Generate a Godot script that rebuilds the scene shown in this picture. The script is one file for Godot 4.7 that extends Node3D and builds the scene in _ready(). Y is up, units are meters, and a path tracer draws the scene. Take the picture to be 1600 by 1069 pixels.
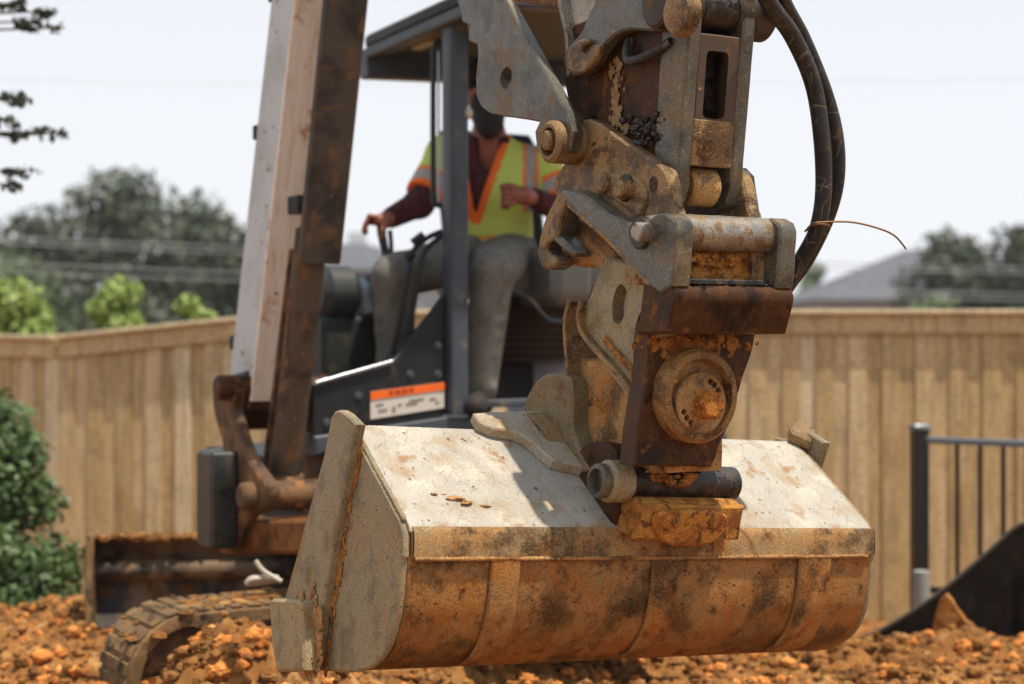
extends Node3D
# A compact excavator on a clay building plot, its tilting grading bucket held up in front of the lens.

var mats := {}
var rng := RandomNumberGenerator.new()
var arm: Transform3D        # the plane in which boom, stick and bucket move: x forward, y up, z to the operator's right
var bucket_frame: Transform3D
var world_arm: Transform3D
var machine: Node3D

# ---------------------------------------------------------------- mesh helpers
func begin() -> SurfaceTool:
	var st := SurfaceTool.new()
	st.begin(Mesh.PRIMITIVE_TRIANGLES)
	return st

func tri(st: SurfaceTool, a: Vector3, b: Vector3, c: Vector3, na: Vector3, nb: Vector3, nc: Vector3) -> void:
	if (b - a).cross(c - a).dot(na + nb + nc) > 0.0:
		st.set_normal(na); st.add_vertex(a)
		st.set_normal(nc); st.add_vertex(c)
		st.set_normal(nb); st.add_vertex(b)
	else:
		st.set_normal(na); st.add_vertex(a)
		st.set_normal(nb); st.add_vertex(b)
		st.set_normal(nc); st.add_vertex(c)

func quad(st: SurfaceTool, a: Vector3, b: Vector3, c: Vector3, d: Vector3, n: Vector3) -> void:
	tri(st, a, b, c, n, n, n)
	tri(st, a, c, d, n, n, n)

func area2(p: Array) -> float:
	var s := 0.0
	for i in p.size():
		var q: Vector2 = p[(i + 1) % p.size()]
		s += p[i].x * q.y - q.x * p[i].y
	return s * 0.5

func ccw(p: Array) -> Array:
	var q := p.duplicate()
	if area2(q) < 0.0:
		q.reverse()
	return q

func inset(p: Array, b: float) -> Array:      # p counter-clockwise
	var out := []
	var n := p.size()
	for i in n:
		var a: Vector2 = (p[i] - p[(i + n - 1) % n]).normalized()
		var c: Vector2 = (p[(i + 1) % n] - p[i]).normalized()
		var na := Vector2(-a.y, a.x)
		var nc := Vector2(-c.y, c.x)
		var m := na + nc
		var l := m.length_squared()
		out.append(p[i] + m * (2.0 * b / maxf(l, 0.8)))
	return out

func circle(c: Vector2, r: float, n := 16, sx := 1.0) -> Array:
	var out := []
	for i in n:
		var t := TAU * i / n
		out.append(c + Vector2(cos(t) * r * sx, sin(t) * r))
	return out

func rect(x0: float, y0: float, x1: float, y1: float, r := 0.0) -> Array:
	if r <= 0.0:
		return [Vector2(x0, y0), Vector2(x1, y0), Vector2(x1, y1), Vector2(x0, y1)]
	var out := []
	for k in 4:
		var c := Vector2(x1 - r if k in [0, 3] else x0 + r, y1 - r if k < 2 else y0 + r)
		for i in 5:
			var t := PI * 0.5 * (k + i / 4.0)
			out.append(c + Vector2(cos(t), sin(t)) * r)
	return out

func rough(p: Array, step: float, amp: float) -> Array:   # a worn outline: more corners, each a little off
	var out := []
	for i in p.size():
		var a: Vector2 = p[i]
		var b: Vector2 = p[(i + 1) % p.size()]
		var n := maxi(1, int((b - a).length() / step))
		for k in n:
			out.append(a.lerp(b, float(k) / n) + Vector2(rng.randf_range(-amp, amp), rng.randf_range(-amp, amp)))
	return out

func smooth2(p: Array, n := 6, closed := false) -> Array:   # a curve through the points
	var out := []
	var m := p.size()
	for i in (m if closed else m - 1):
		var p0: Vector2 = p[(i + m - 1) % m] if closed or i > 0 else p[0]
		var p1: Vector2 = p[i]
		var p2: Vector2 = p[(i + 1) % m]
		var p3: Vector2 = p[(i + 2) % m] if closed or i + 2 < m else p[m - 1]
		for k in n:
			out.append(p1.cubic_interpolate(p2, p0, p3, float(k) / n))
	if not closed:
		out.append(p[m - 1])
	return out

func strip(p: Array, t0: float, t1: float) -> Array:    # an open line between two offsets to its left, as a closed outline
	var l := []
	var r := []
	var n := p.size()
	for i in n:
		var d: Vector2 = (p[mini(i + 1, n - 1)] - p[maxi(i - 1, 0)]).normalized()
		var nn := Vector2(-d.y, d.x)
		l.append(p[i] + nn * t0)
		r.append(p[i] + nn * t1)
	r.reverse()
	return l + r

func with_holes(outer: Array, holes: Array) -> Array:    # each hole is joined to its nearest free corner of the outline
	var bridge := {}
	for h in holes:
		var hole := ccw(h)
		hole.reverse()
		var best := INF
		var bi := 0
		var bj := 0
		for i in outer.size():
			if bridge.has(i):
				continue
			for j in hole.size():
				var d: float = outer[i].distance_squared_to(hole[j])
				if d < best:
					best = d; bi = i; bj = j
		bridge[bi] = [hole, bj]
	var p := []
	for i in outer.size():
		p.append(outer[i])
		if bridge.has(i):
			var hole: Array = bridge[i][0]
			for k in hole.size() + 1:
				p.append(hole[(bridge[i][1] + k) % hole.size()])
			p.append(outer[i])
	return p

# An outline in x and y pushed out from z0 to z1, its edges chamfered.
func plate(st: SurfaceTool, xf: Transform3D, poly: Array, z0: float, z1: float, bevel := 0.003, holes := []) -> void:
	var p := ccw(poly)
	var n := p.size()
	var bev := minf(bevel, absf(z1 - z0) * 0.45)
	var q := inset(p, bev) if bev > 0.0 else p
	var cap := with_holes(q, holes)
	var idx := Geometry2D.triangulate_polygon(PackedVector2Array(cap))
	if idx.is_empty():
		q = p
		cap = with_holes(p, holes)
		idx = Geometry2D.triangulate_polygon(PackedVector2Array(cap))
	var lo := minf(z0, z1)
	var hi := maxf(z0, z1)
	var bz := (xf.basis.z).normalized()
	for k in range(0, idx.size(), 3):
		for s in 2:
			var z := hi if s == 0 else lo
			var nn := bz if s == 0 else -bz
			var a := xf * Vector3(cap[idx[k]].x, cap[idx[k]].y, z)
			var b := xf * Vector3(cap[idx[k + 1]].x, cap[idx[k + 1]].y, z)
			var c := xf * Vector3(cap[idx[k + 2]].x, cap[idx[k + 2]].y, z)
			tri(st, a, b, c, nn, nn, nn)
	var en := []
	for i in n:
		var d: Vector2 = (p[(i + 1) % n] - p[i]).normalized()
		en.append(Vector2(d.y, -d.x))
	for i in n:
		var j := (i + 1) % n
		var e: Vector2 = en[i]
		var e0: Vector2 = (en[(i + n - 1) % n] + e).normalized() if en[(i + n - 1) % n].dot(e) > 0.75 else e
		var e1: Vector2 = (en[j] + e).normalized() if en[j].dot(e) > 0.75 else e
		var n0 := (xf.basis * Vector3(e0.x, e0.y, 0)).normalized()
		var n1 := (xf.basis * Vector3(e1.x, e1.y, 0)).normalized()
		var a := xf * Vector3(p[i].x, p[i].y, hi - bev)
		var b := xf * Vector3(p[j].x, p[j].y, hi - bev)
		var c := xf * Vector3(p[j].x, p[j].y, lo + bev)
		var d := xf * Vector3(p[i].x, p[i].y, lo + bev)
		tri(st, a, b, c, n0, n1, n1)
		tri(st, a, c, d, n0, n1, n0)
		if bev > 0.0 and q != p:
			for s in 2:
				var z := hi if s == 0 else lo
				var u := bz if s == 0 else -bz
				var m0 := (n0 + u).normalized()
				var m1 := (n1 + u).normalized()
				var f := xf * Vector3(q[i].x, q[i].y, z)
				var g := xf * Vector3(q[j].x, q[j].y, z)
				var pa := a if s == 0 else d
				var pb := b if s == 0 else c
				tri(st, pa, pb, g, m0, m1, m1)
				tri(st, pa, g, f, m0, m1, m0)
	for h in holes:
		var hole := ccw(h)
		for i in hole.size():
			var j := (i + 1) % hole.size()
			var d2: Vector2 = (hole[j] - hole[i]).normalized()
			var nn := (xf.basis * Vector3(-d2.y, d2.x, 0)).normalized()
			quad(st, xf * Vector3(hole[i].x, hole[i].y, hi), xf * Vector3(hole[j].x, hole[j].y, hi), xf * Vector3(hole[j].x, hole[j].y, lo), xf * Vector3(hole[i].x, hole[i].y, lo), nn)

func box(st: SurfaceTool, xf: Transform3D, c: Vector3, s: Vector3, bevel := 0.004) -> void:
	plate(st, xf * Transform3D(Basis(), c), rect(-s.x / 2, -s.y / 2, s.x / 2, s.y / 2, bevel * 1.5 if bevel > 0.006 else 0.0), -s.z / 2, s.z / 2, bevel)

# A profile of (radius, height) turned round the y axis of xf.
func lathe(st: SurfaceTool, xf: Transform3D, prof: Array, seg := 24, faceted := false) -> void:
	for k in prof.size() - 1:
		var a: Vector2 = prof[k]
		var b: Vector2 = prof[k + 1]
		var d := (b - a).normalized()
		var n2 := Vector2(d.y, -d.x)
		for i in seg:
			var t0 := TAU * i / seg
			var t1 := TAU * (i + 1) / seg
			var tm := (t0 + t1) * 0.5
			var m0 := tm if faceted else t0
			var m1 := tm if faceted else t1
			var v0 := xf * Vector3(cos(t0) * a.x, a.y, sin(t0) * a.x)
			var v1 := xf * Vector3(cos(t1) * a.x, a.y, sin(t1) * a.x)
			var v2 := xf * Vector3(cos(t1) * b.x, b.y, sin(t1) * b.x)
			var v3 := xf * Vector3(cos(t0) * b.x, b.y, sin(t0) * b.x)
			var n0 := (xf.basis * Vector3(cos(m0) * n2.x, n2.y, sin(m0) * n2.x)).normalized()
			var n1 := (xf.basis * Vector3(cos(m1) * n2.x, n2.y, sin(m1) * n2.x)).normalized()
			if a.x > 1e-6:
				tri(st, v0, v1, v2, n0, n1, n1)
			if b.x > 1e-6:
				tri(st, v0, v2, v3, n0, n1, n0)

func along(from: Vector3, to: Vector3) -> Transform3D:    # y axis from one point towards another
	var y := (to - from).normalized()
	var x := y.cross(Vector3(0.31, 0.2, 0.93)).normalized()
	return Transform3D(Basis(x, y, x.cross(y)), from)

func rod(st: SurfaceTool, a: Vector3, b: Vector3, r0: float, r1 := -1.0, seg := 14, ch := 0.002) -> void:
	var l := (b - a).length()
	var e := r1 if r1 >= 0.0 else r0
	lathe(st, along(a, b), [Vector2(0, 0), Vector2(r0 - ch, 0), Vector2(r0, ch), Vector2(e, l - ch), Vector2(e - ch, l), Vector2(0, l)], seg)

func curve3(p: Array, n := 8) -> Array:
	var out := []
	var m := p.size()
	for i in m - 1:
		var p0: Vector3 = p[maxi(i - 1, 0)]
		var p3: Vector3 = p[mini(i + 2, m - 1)]
		for k in n:
			out.append(p[i].cubic_interpolate(p[i + 1], p0, p3, float(k) / n))
	out.append(p[m - 1])
	return out

func tube(st: SurfaceTool, pts: Array, r: float, seg := 10, r_end := -1.0) -> void:
	var rings := []
	var x := Vector3.ZERO
	for i in pts.size():
		var d: Vector3 = (pts[mini(i + 1, pts.size() - 1)] - pts[maxi(i - 1, 0)]).normalized()
		if i == 0:
			x = d.cross(Vector3(0.2, 0.31, 0.93)).normalized()
		x = (x - d * x.dot(d)).normalized()
		var y := d.cross(x)
		var rr := r if r_end < 0.0 else lerpf(r, r_end, float(i) / (pts.size() - 1))
		var ring := []
		for k in seg:
			var t := TAU * k / seg
			var n := x * cos(t) + y * sin(t)
			ring.append([pts[i] + n * rr, n])
		rings.append(ring)
	for i in rings.size() - 1:
		for k in seg:
			var k1 := (k + 1) % seg
			var a = rings[i][k]; var b = rings[i][k1]; var c = rings[i + 1][k1]; var d = rings[i + 1][k]
			tri(st, a[0], b[0], c[0], a[1], b[1], c[1])
			tri(st, a[0], c[0], d[0], a[1], c[1], d[1])
	for e in [0, rings.size() - 1]:
		var n: Vector3 = (pts[0] - pts[1]).normalized() if e == 0 else (pts[-1] - pts[-2]).normalized()
		for k in seg:
			tri(st, pts[e], rings[e][k][0], rings[e][(k + 1) % seg][0], n, n, n)

# A lump of clay: a ball of 80 or 320 faces pushed in and out.
func lump(st: SurfaceTool, xf: Transform3D, fine: int, seed_value: int, amp := 0.3, round_off := 0.0) -> void:
	var noise := FastNoiseLite.new()
	noise.seed = seed_value
	noise.frequency = 0.9
	var g := (1.0 + sqrt(5.0)) / 2.0
	var v := [Vector3(-1, g, 0), Vector3(1, g, 0), Vector3(-1, -g, 0), Vector3(1, -g, 0), Vector3(0, -1, g), Vector3(0, 1, g), Vector3(0, -1, -g), Vector3(0, 1, -g), Vector3(g, 0, -1), Vector3(g, 0, 1), Vector3(-g, 0, -1), Vector3(-g, 0, 1)]
	var faces := [[0, 11, 5], [0, 5, 1], [0, 1, 7], [0, 7, 10], [0, 10, 11], [1, 5, 9], [5, 11, 4], [11, 10, 2], [10, 7, 6], [7, 1, 8], [3, 9, 4], [3, 4, 2], [3, 2, 6], [3, 6, 8], [3, 8, 9], [4, 9, 5], [2, 4, 11], [6, 2, 10], [8, 6, 7], [9, 8, 1]]
	var t := []
	for f in faces:
		t.append([v[f[0]].normalized(), v[f[1]].normalized(), v[f[2]].normalized()])
	for r in fine:
		var t2 := []
		for f in t:
			var ab: Vector3 = (f[0] + f[1]).normalized()
			var bc: Vector3 = (f[1] + f[2]).normalized()
			var ca: Vector3 = (f[2] + f[0]).normalized()
			t2.append_array([[f[0], ab, ca], [ab, f[1], bc], [ca, bc, f[2]], [ab, bc, ca]])
		t = t2
	for f in t:
		var w := []
		for c in f:
			w.append(xf * (c * (1.0 + amp * 1.6 * noise.get_noise_3dv(c * 1.1) + amp * 0.8 * noise.get_noise_3dv(c * 3.3 + Vector3(7, 3, 1)))))
		var n: Vector3 = (w[1] - w[0]).cross(w[2] - w[0]).normalized()
		if n.dot(w[0] - xf.origin) < 0.0:
			n = -n
		var m := []
		for c in 3:
			m.append(n.lerp((w[c] - xf.origin).normalized(), round_off).normalized())
		tri(st, w[0], w[1], w[2], m[0], m[1], m[2])

# ---------------------------------------------------------------- object helpers
var used := {}
func numbered(called: String) -> String:
	used[called] = used.get(called, -1) + 1
	return called if used[called] == 0 else "%s_%03d" % [called, used[called]]

func obj(called: String, st: SurfaceTool, m: Material, parent: Node3D) -> MeshInstance3D:
	var o := MeshInstance3D.new()
	o.name = called
	o.mesh = st.commit()
	o.material_override = m
	parent.add_child(o, true)
	return o

func share(called: String, mesh: Mesh, m: Material, parent: Node3D, xf: Transform3D) -> MeshInstance3D:
	var o := MeshInstance3D.new()
	o.name = called
	o.mesh = mesh
	o.material_override = m
	o.transform = xf
	parent.add_child(o, true)
	return o

func thing(called: String, label: String, category: String, at := Vector3.ZERO, group := "") -> Node3D:
	var o := Node3D.new()
	o.name = numbered(called)
	add_child(o)
	o.position = at
	return tag(o, label, category, group)

func tag(o: Node3D, label: String, category: String, group := "") -> Node3D:
	o.set_meta("label", label)
	o.set_meta("category", category)
	if group:
		o.set_meta("group", group)
	return o

func single(called: String, st: SurfaceTool, m: Material, label: String, category: String, group := "") -> MeshInstance3D:
	var o := obj(numbered(called), st, m, self)
	tag(o, label, category, group)
	return o

func structure(called: String, st: SurfaceTool, m: Material) -> MeshInstance3D:
	var o := obj(called, st, m, self)
	o.set_meta("kind", "structure")
	return o

func part(called: String, parent: Node3D, xf := Transform3D()) -> Node3D:   # a part that is made of sub-parts
	var o := Node3D.new()
	o.name = called
	o.transform = xf
	parent.add_child(o, true)
	return o

# ---------------------------------------------------------------- materials
func plain(key: String, c: Color, r := 0.7, metal := 0.0) -> StandardMaterial3D:
	if not mats.has(key):
		var m := StandardMaterial3D.new()
		m.resource_name = key
		m.albedo_color = c
		m.roughness = r
		m.metallic = metal
		mats[key] = m
	return mats[key]

func noise_bytes(px: int, f: float, oct: int, sd: int, kind: String) -> PackedByteArray:
	var n := FastNoiseLite.new()
	n.seed = sd
	n.noise_type = FastNoiseLite.TYPE_SIMPLEX_SMOOTH
	n.fractal_type = FastNoiseLite.FRACTAL_RIDGED if kind == "ridged" else FastNoiseLite.FRACTAL_FBM
	n.fractal_octaves = oct
	n.fractal_gain = 0.66
	if kind == "cell":
		n.noise_type = FastNoiseLite.TYPE_CELLULAR
		n.cellular_return_type = FastNoiseLite.RETURN_DISTANCE
	if kind == "streak":
		n.frequency = f / px * 8.0
		var h := n.get_seamless_image(px, maxi(8, px / 16), false, false, 0.15, true)
		n.frequency = f / px
		h = n.get_seamless_image(px, maxi(8, px / 12), false, false, 0.15, true)
		h.resize(px, px, Image.INTERPOLATE_CUBIC)
		h.convert(Image.FORMAT_L8)
		return h.get_data()
	n.frequency = f / px
	var im := n.get_seamless_image(px, px, false, false, 0.12, true)
	im.convert(Image.FORMAT_L8)
	return im.get_data()

func scratch_bytes(px: int, count: int, length: float, sd: int) -> PackedByteArray:
	var im := Image.create(px, px, false, Image.FORMAT_L8)
	var r := RandomNumberGenerator.new()
	r.seed = sd
	for i in count:
		var p := Vector2(r.randf() * px, r.randf() * px)
		var t := r.randf() * TAU
		var bend := r.randf_range(-0.03, 0.03)
		var b := r.randf_range(0.35, 1.0)
		for k in int(length * r.randf_range(0.2, 1.0)):
			p += Vector2(cos(t), sin(t))
			t += bend * r.randf()
			im.set_pixel(posmod(int(p.x), px), posmod(int(p.y), px), Color(b, b, b))
	return im.get_data()

func speck_bytes(px: int, count: int, size: float, sd: int) -> PackedByteArray:
	var im := Image.create(px, px, false, Image.FORMAT_L8)
	var r := RandomNumberGenerator.new()
	r.seed = sd
	for i in count:
		var c := Vector2(r.randf() * px, r.randf() * px)
		var s := size * pow(r.randf(), 2.5) + 0.8
		var q := r.randf_range(0.5, 1.6)
		for y in range(-int(s) - 1, int(s) + 2):
			for x in range(-int(s) - 1, int(s) + 2):
				if Vector2(x * q, y).length() + r.randf() * 0.8 < s:
					im.set_pixel(posmod(int(c.x) + x, px), posmod(int(c.y) + y, px), Color(1, 1, 1))
	return im.get_data()

# Layers of dirt over paint or steel. Each layer: [kind, cycles per tile or count, octaves or size, from, to, colour, roughness, height].
func grunge(key: String, metres: float, px: int, base: Color, base_rough: float, layers: Array, relief := 0.3, metal := 0.0) -> StandardMaterial3D:
	var n := px * px
	var R := PackedFloat32Array(); R.resize(n); R.fill(base.r)
	var G := PackedFloat32Array(); G.resize(n); G.fill(base.g)
	var B := PackedFloat32Array(); B.resize(n); B.fill(base.b)
	var Q := PackedFloat32Array(); Q.resize(n); Q.fill(base_rough)
	var H := PackedFloat32Array(); H.resize(n); H.fill(0.4)
	var sd := key.hash() % 9973
	for l in layers:
		sd += 17
		var src: PackedByteArray
		if l[0] == "scratch":
			src = scratch_bytes(px, l[1], l[2], sd)
		elif l[0] == "speck":
			src = speck_bytes(px, l[1], l[2], sd)
		else:
			src = noise_bytes(px, l[1], l[2], sd, l[0])
		var lut := PackedFloat32Array()
		lut.resize(256)
		for i in 256:
			lut[i] = smoothstep(l[3], l[4], i / 255.0)
		var c: Color = l[5]
		var ca: float = c.a
		var lr: float = l[6]
		var lh: float = l[7]
		for i in n:
			var w := lut[src[i]] * ca
			if w > 0.004:
				R[i] += (c.r - R[i]) * w
				G[i] += (c.g - G[i]) * w
				B[i] += (c.b - B[i]) * w
				Q[i] += (lr - Q[i]) * w
				H[i] += lh * w
	var rgb := PackedByteArray(); rgb.resize(n * 3)
	var rr := PackedByteArray(); rr.resize(n)
	var hh := PackedByteArray(); hh.resize(n)
	for i in n:
		rgb[i * 3] = int(clampf(R[i], 0, 1) * 255.0)
		rgb[i * 3 + 1] = int(clampf(G[i], 0, 1) * 255.0)
		rgb[i * 3 + 2] = int(clampf(B[i], 0, 1) * 255.0)
		rr[i] = int(clampf(Q[i], 0, 1) * 255.0)
		hh[i] = int(clampf(H[i], 0, 1) * 255.0)
	var m := StandardMaterial3D.new()
	m.resource_name = key
	m.albedo_texture = ImageTexture.create_from_image(Image.create_from_data(px, px, false, Image.FORMAT_RGB8, rgb))
	m.roughness = 1.0
	m.roughness_texture = ImageTexture.create_from_image(Image.create_from_data(px, px, false, Image.FORMAT_L8, rr))
	m.metallic = metal
	m.metallic_specular = 0.5 if metal > 0.05 else 0.36
	if relief > 0.0:
		m.heightmap_enabled = true
		m.heightmap_texture = ImageTexture.create_from_image(Image.create_from_data(px, px, false, Image.FORMAT_L8, hh))
		m.heightmap_scale = relief
	m.uv1_triplanar = true
	m.uv1_triplanar_sharpness = 6.0
	m.uv1_scale = Vector3.ONE / metres
	mats[key] = m
	return m

func shifted(key: String, from: String, off: Vector3, tint := Color(1, 1, 1)) -> StandardMaterial3D:
	var m: StandardMaterial3D = mats[from].duplicate()
	m.resource_name = key
	m.uv1_offset = off
	m.albedo_color = tint
	mats[key] = m
	return m

func make_materials() -> void:
	# steel of the bucket and its coupler, under clay
	grunge("worn_white", 1.1, 640, Color("aeaa9f"), 0.42, [
		["fbm", 3, 6, 0.4, 0.85, Color(0.64, 0.62, 0.58, 0.85), 0.45, 0.0],
		["fbm", 6, 7, 0.45, 0.85, Color(0.78, 0.75, 0.68, 0.8), 0.5, 0.05],
		["fbm", 5, 6, 0.5, 0.85, Color(0.60, 0.51, 0.39, 0.75), 0.75, 0.05],
		["scratch", 1500, 18, 0.2, 1.0, Color(0.36, 0.34, 0.31, 0.6), 0.4, -0.15],
		["scratch", 700, 14, 0.2, 1.0, Color(0.84, 0.82, 0.78, 0.6), 0.35, -0.1],
		["fbm", 9, 6, 0.64, 0.85, Color(0.56, 0.41, 0.25, 0.8), 0.9, 0.15],
		["fbm", 140, 3, 0.5, 0.9, Color(0.50, 0.45, 0.38, 0.5), 0.8, 0.1],
		["speck", 520, 1.8, 0.3, 0.6, Color(0.33, 0.23, 0.15, 0.85), 0.95, 0.3]], 0.22)
	grunge("olive_steel", 0.9, 640, Color("96896b"), 0.5, [
		["fbm", 3, 6, 0.4, 0.8, Color(0.62, 0.52, 0.38, 0.7), 0.8, 0.08],
		["fbm", 6, 7, 0.45, 0.8, Color(0.40, 0.37, 0.31, 0.65), 0.42, 0.0],
		["fbm", 4, 6, 0.62, 0.9, Color(0.55, 0.38, 0.20, 0.65), 0.95, 0.15],
		["scratch", 2400, 16, 0.2, 1.0, Color(0.76, 0.71, 0.61, 0.6), 0.38, -0.1],
		["scratch", 1600, 18, 0.2, 1.0, Color(0.26, 0.23, 0.19, 0.6), 0.5, -0.1],
		["fbm", 140, 3, 0.5, 0.9, Color(0.72, 0.63, 0.48, 0.6), 0.85, 0.15],
		["fbm", 170, 3, 0.55, 0.9, Color(0.22, 0.18, 0.13, 0.7), 0.6, -0.15],
		["speck", 700, 1.4, 0.3, 0.6, Color(0.30, 0.22, 0.14, 0.8), 0.95, -0.15]], 0.25)
	grunge("grey_steel", 0.8, 512, Color("5b594f"), 0.3, [
		["fbm", 2, 6, 0.42, 0.75, Color(0.50, 0.41, 0.28, 0.7), 0.75, 0.1],
		["fbm", 6, 7, 0.45, 0.8, Color(0.21, 0.21, 0.19, 0.8), 0.28, 0.0],
		["scratch", 2200, 15, 0.2, 1.0, Color(0.70, 0.69, 0.63, 0.6), 0.32, -0.1],
		["fbm", 7, 6, 0.68, 0.95, Color(0.5, 0.35, 0.19, 0.6), 0.95, 0.15],
		["fbm", 140, 3, 0.5, 0.9, Color(0.64, 0.59, 0.48, 0.5), 0.7, 0.1],
		["fbm", 170, 3, 0.55, 0.9, Color(0.13, 0.12, 0.1, 0.7), 0.5, -0.1]], 0.22, 0.12)
	grunge("rust_clay", 1.0, 640, Color("a67c4c"), 0.85, [
		["fbm", 3, 6, 0.4, 0.75, Color(0.72, 0.56, 0.37, 0.8), 0.9, 0.1],
		["fbm", 3, 7, 0.42, 0.74, Color(0.28, 0.21, 0.13, 0.88), 0.5, -0.05],
		["fbm", 4, 6, 0.46, 0.85, Color(0.66, 0.39, 0.14, 0.75), 0.95, 0.1],
		["fbm", 7, 7, 0.5, 0.85, Color(0.60, 0.53, 0.42, 0.6), 0.6, 0.0],
		["fbm", 8, 7, 0.55, 0.85, Color(0.32, 0.20, 0.11, 0.6), 0.7, 0.0],
		["fbm", 12, 6, 0.6, 0.9, Color(0.15, 0.11, 0.07, 0.7), 0.5, -0.1],
		["fbm", 120, 3, 0.45, 0.95, Color(0.80, 0.64, 0.44, 0.6), 0.95, 0.2],
		["fbm", 150, 3, 0.55, 0.9, Color(0.2, 0.12, 0.06, 0.6), 0.8, -0.2],
		["scratch", 1300, 16, 0.2, 1.0, Color(0.78, 0.66, 0.48, 0.5), 0.6, -0.1],
		["speck", 700, 1.3, 0.3, 0.6, Color(0.2, 0.13, 0.07, 0.7), 0.9, -0.15]], 0.4)
	grunge("tan_clay", 0.7, 512, Color("967a52"), 0.55, [
		["fbm", 3, 6, 0.38, 0.78, Color(0.40, 0.31, 0.21, 0.8), 0.5, 0.0],
		["fbm", 6, 7, 0.45, 0.75, Color(0.22, 0.17, 0.12, 0.85), 0.28, -0.08],
		["fbm", 5, 6, 0.62, 0.9, Color(0.62, 0.40, 0.18, 0.7), 0.95, 0.15],
		["fbm", 120, 3, 0.45, 0.9, Color(0.78, 0.66, 0.47, 0.65), 0.9, 0.2],
		["fbm", 150, 3, 0.5, 0.9, Color(0.18, 0.12, 0.07, 0.75), 0.4, -0.2],
		["scratch", 1300, 14, 0.2, 1.0, Color(0.84, 0.76, 0.6, 0.6), 0.4, -0.1]], 0.5)
	grunge("dark_clay", 0.6, 512, Color("482c16"), 0.5, [
		["fbm", 4, 6, 0.4, 0.75, Color(0.10, 0.065, 0.045, 0.85), 0.24, 0.0],
		["fbm", 5, 7, 0.5, 0.85, Color(0.42, 0.26, 0.12, 0.75), 0.8, 0.1],
		["fbm", 6, 7, 0.64, 0.86, Color(0.60, 0.37, 0.15, 0.75), 0.95, 0.2],
		["streak", 40, 4, 0.62, 0.95, Color(0.46, 0.32, 0.2, 0.45), 0.8, 0.05],
		["fbm", 130, 3, 0.5, 0.9, Color(0.42, 0.29, 0.18, 0.5), 0.9, 0.2],
		["fbm", 170, 3, 0.5, 0.85, Color(0.05, 0.035, 0.025, 0.8), 0.3, -0.2]], 0.45)
	mats["dark_clay"].metallic_specular = 0.3
	grunge("orange_clay", 0.5, 512, Color("b98238"), 0.9, [
		["fbm", 5, 6, 0.38, 0.67, Color(0.50, 0.28, 0.10, 0.8), 0.9, -0.1],
		["fbm", 8, 6, 0.46, 0.72, Color(0.73, 0.52, 0.28, 0.8), 0.95, 0.15],
		["fbm", 11, 6, 0.54, 0.72, Color(0.25, 0.15, 0.08, 0.8), 0.7, -0.15],
		["fbm", 104, 3, 0.45, 0.9, Color(0.80, 0.60, 0.36, 0.78), 0.95, 0.25],
		["fbm", 143, 3, 0.5, 0.85, Color(0.26, 0.15, 0.06, 0.90), 0.9, -0.25]], 0.5)
	grunge("oily_steel", 0.4, 512, Color("2b2725"), 0.32, [
		["fbm", 5, 6, 0.36, 0.62, Color(0.07, 0.06, 0.055, 0.85), 0.26, 0.0],
		["fbm", 8, 6, 0.51, 0.72, Color(0.36, 0.28, 0.21, 0.75), 0.7, 0.1],
		["fbm", 130, 3, 0.55, 0.9, Color(0.42, 0.39, 0.36, 0.78), 0.5, 0.3],
		["fbm", 156, 3, 0.5, 0.9, Color(0.05, 0.045, 0.04, 0.90), 0.28, -0.2]], 0.45, 0.15)
	grunge("bare_steel", 0.4, 256, Color("908c84"), 0.34, [
		["fbm", 5, 6, 0.36, 0.67, Color(0.66, 0.63, 0.58, 0.8), 0.34, 0.0],
		["fbm", 8, 6, 0.51, 0.72, Color(0.48, 0.36, 0.22, 0.8), 0.85, 0.1],
		["fbm", 104, 3, 0.5, 0.9, Color(0.22, 0.2, 0.18, 0.78), 0.5, -0.1],
		["scratch", 400, 12, 0.2, 1.0, Color(0.78, 0.76, 0.72, 0.78), 0.3, -0.1]], 0.15, 0.4)
	# the machine's paint
	grunge("boom_white", 1.2, 384, Color("bdc3c4"), 0.45, [
		["fbm", 3, 5, 0.47, 0.85, Color("b3b6b3"), 0.55, 0.0],
		["fbm", 8, 6, 0.74, 0.95, Color("8a6238"), 0.9, 0.15],
		["speck", 260, 1.8, 0.3, 0.6, Color("5e4630"), 0.95, 0.2]], 0.12)
	grunge("boom_dusty", 1.0, 384, Color("efe4d6"), 0.7, [
		["fbm", 3, 5, 0.45, 0.85, Color(0.88, 0.80, 0.69, 0.7), 0.85, 0.1],
		["streak", 40, 5, 0.5, 0.95, Color(0.82, 0.70, 0.57, 0.6), 0.9, 0.05],
		["fbm", 6, 6, 0.66, 0.95, Color(0.62, 0.43, 0.26, 0.8), 0.9, 0.15],
		["speck", 130, 1.8, 0.3, 0.6, Color("70492a"), 0.95, 0.3]], 0.25)
	grunge("dark_paint", 0.9, 384, Color("4b433b"), 0.6, [
		["fbm", 3, 5, 0.42, 0.80, Color("332d28"), 0.55, 0.0],
		["fbm", 6, 6, 0.52, 0.84, Color("6b5138"), 0.85, 0.15],
		["fbm", 7, 6, 0.72, 0.98, Color("7d5a38"), 0.9, 0.1],
		["speck", 120, 1.2, 0.3, 0.6, Color("93764f"), 0.95, 0.3]], 0.25)
	grunge("swing_brown", 0.8, 384, Color("574232"), 0.7, [
		["fbm", 3, 5, 0.42, 0.78, Color("7a5a3c"), 0.85, 0.1],
		["fbm", 6, 6, 0.50, 0.82, Color("2d221a"), 0.55, 0.0],
		["fbm", 5, 6, 0.56, 0.86, Color("9b6a3a"), 0.9, 0.2]], 0.35)
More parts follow.
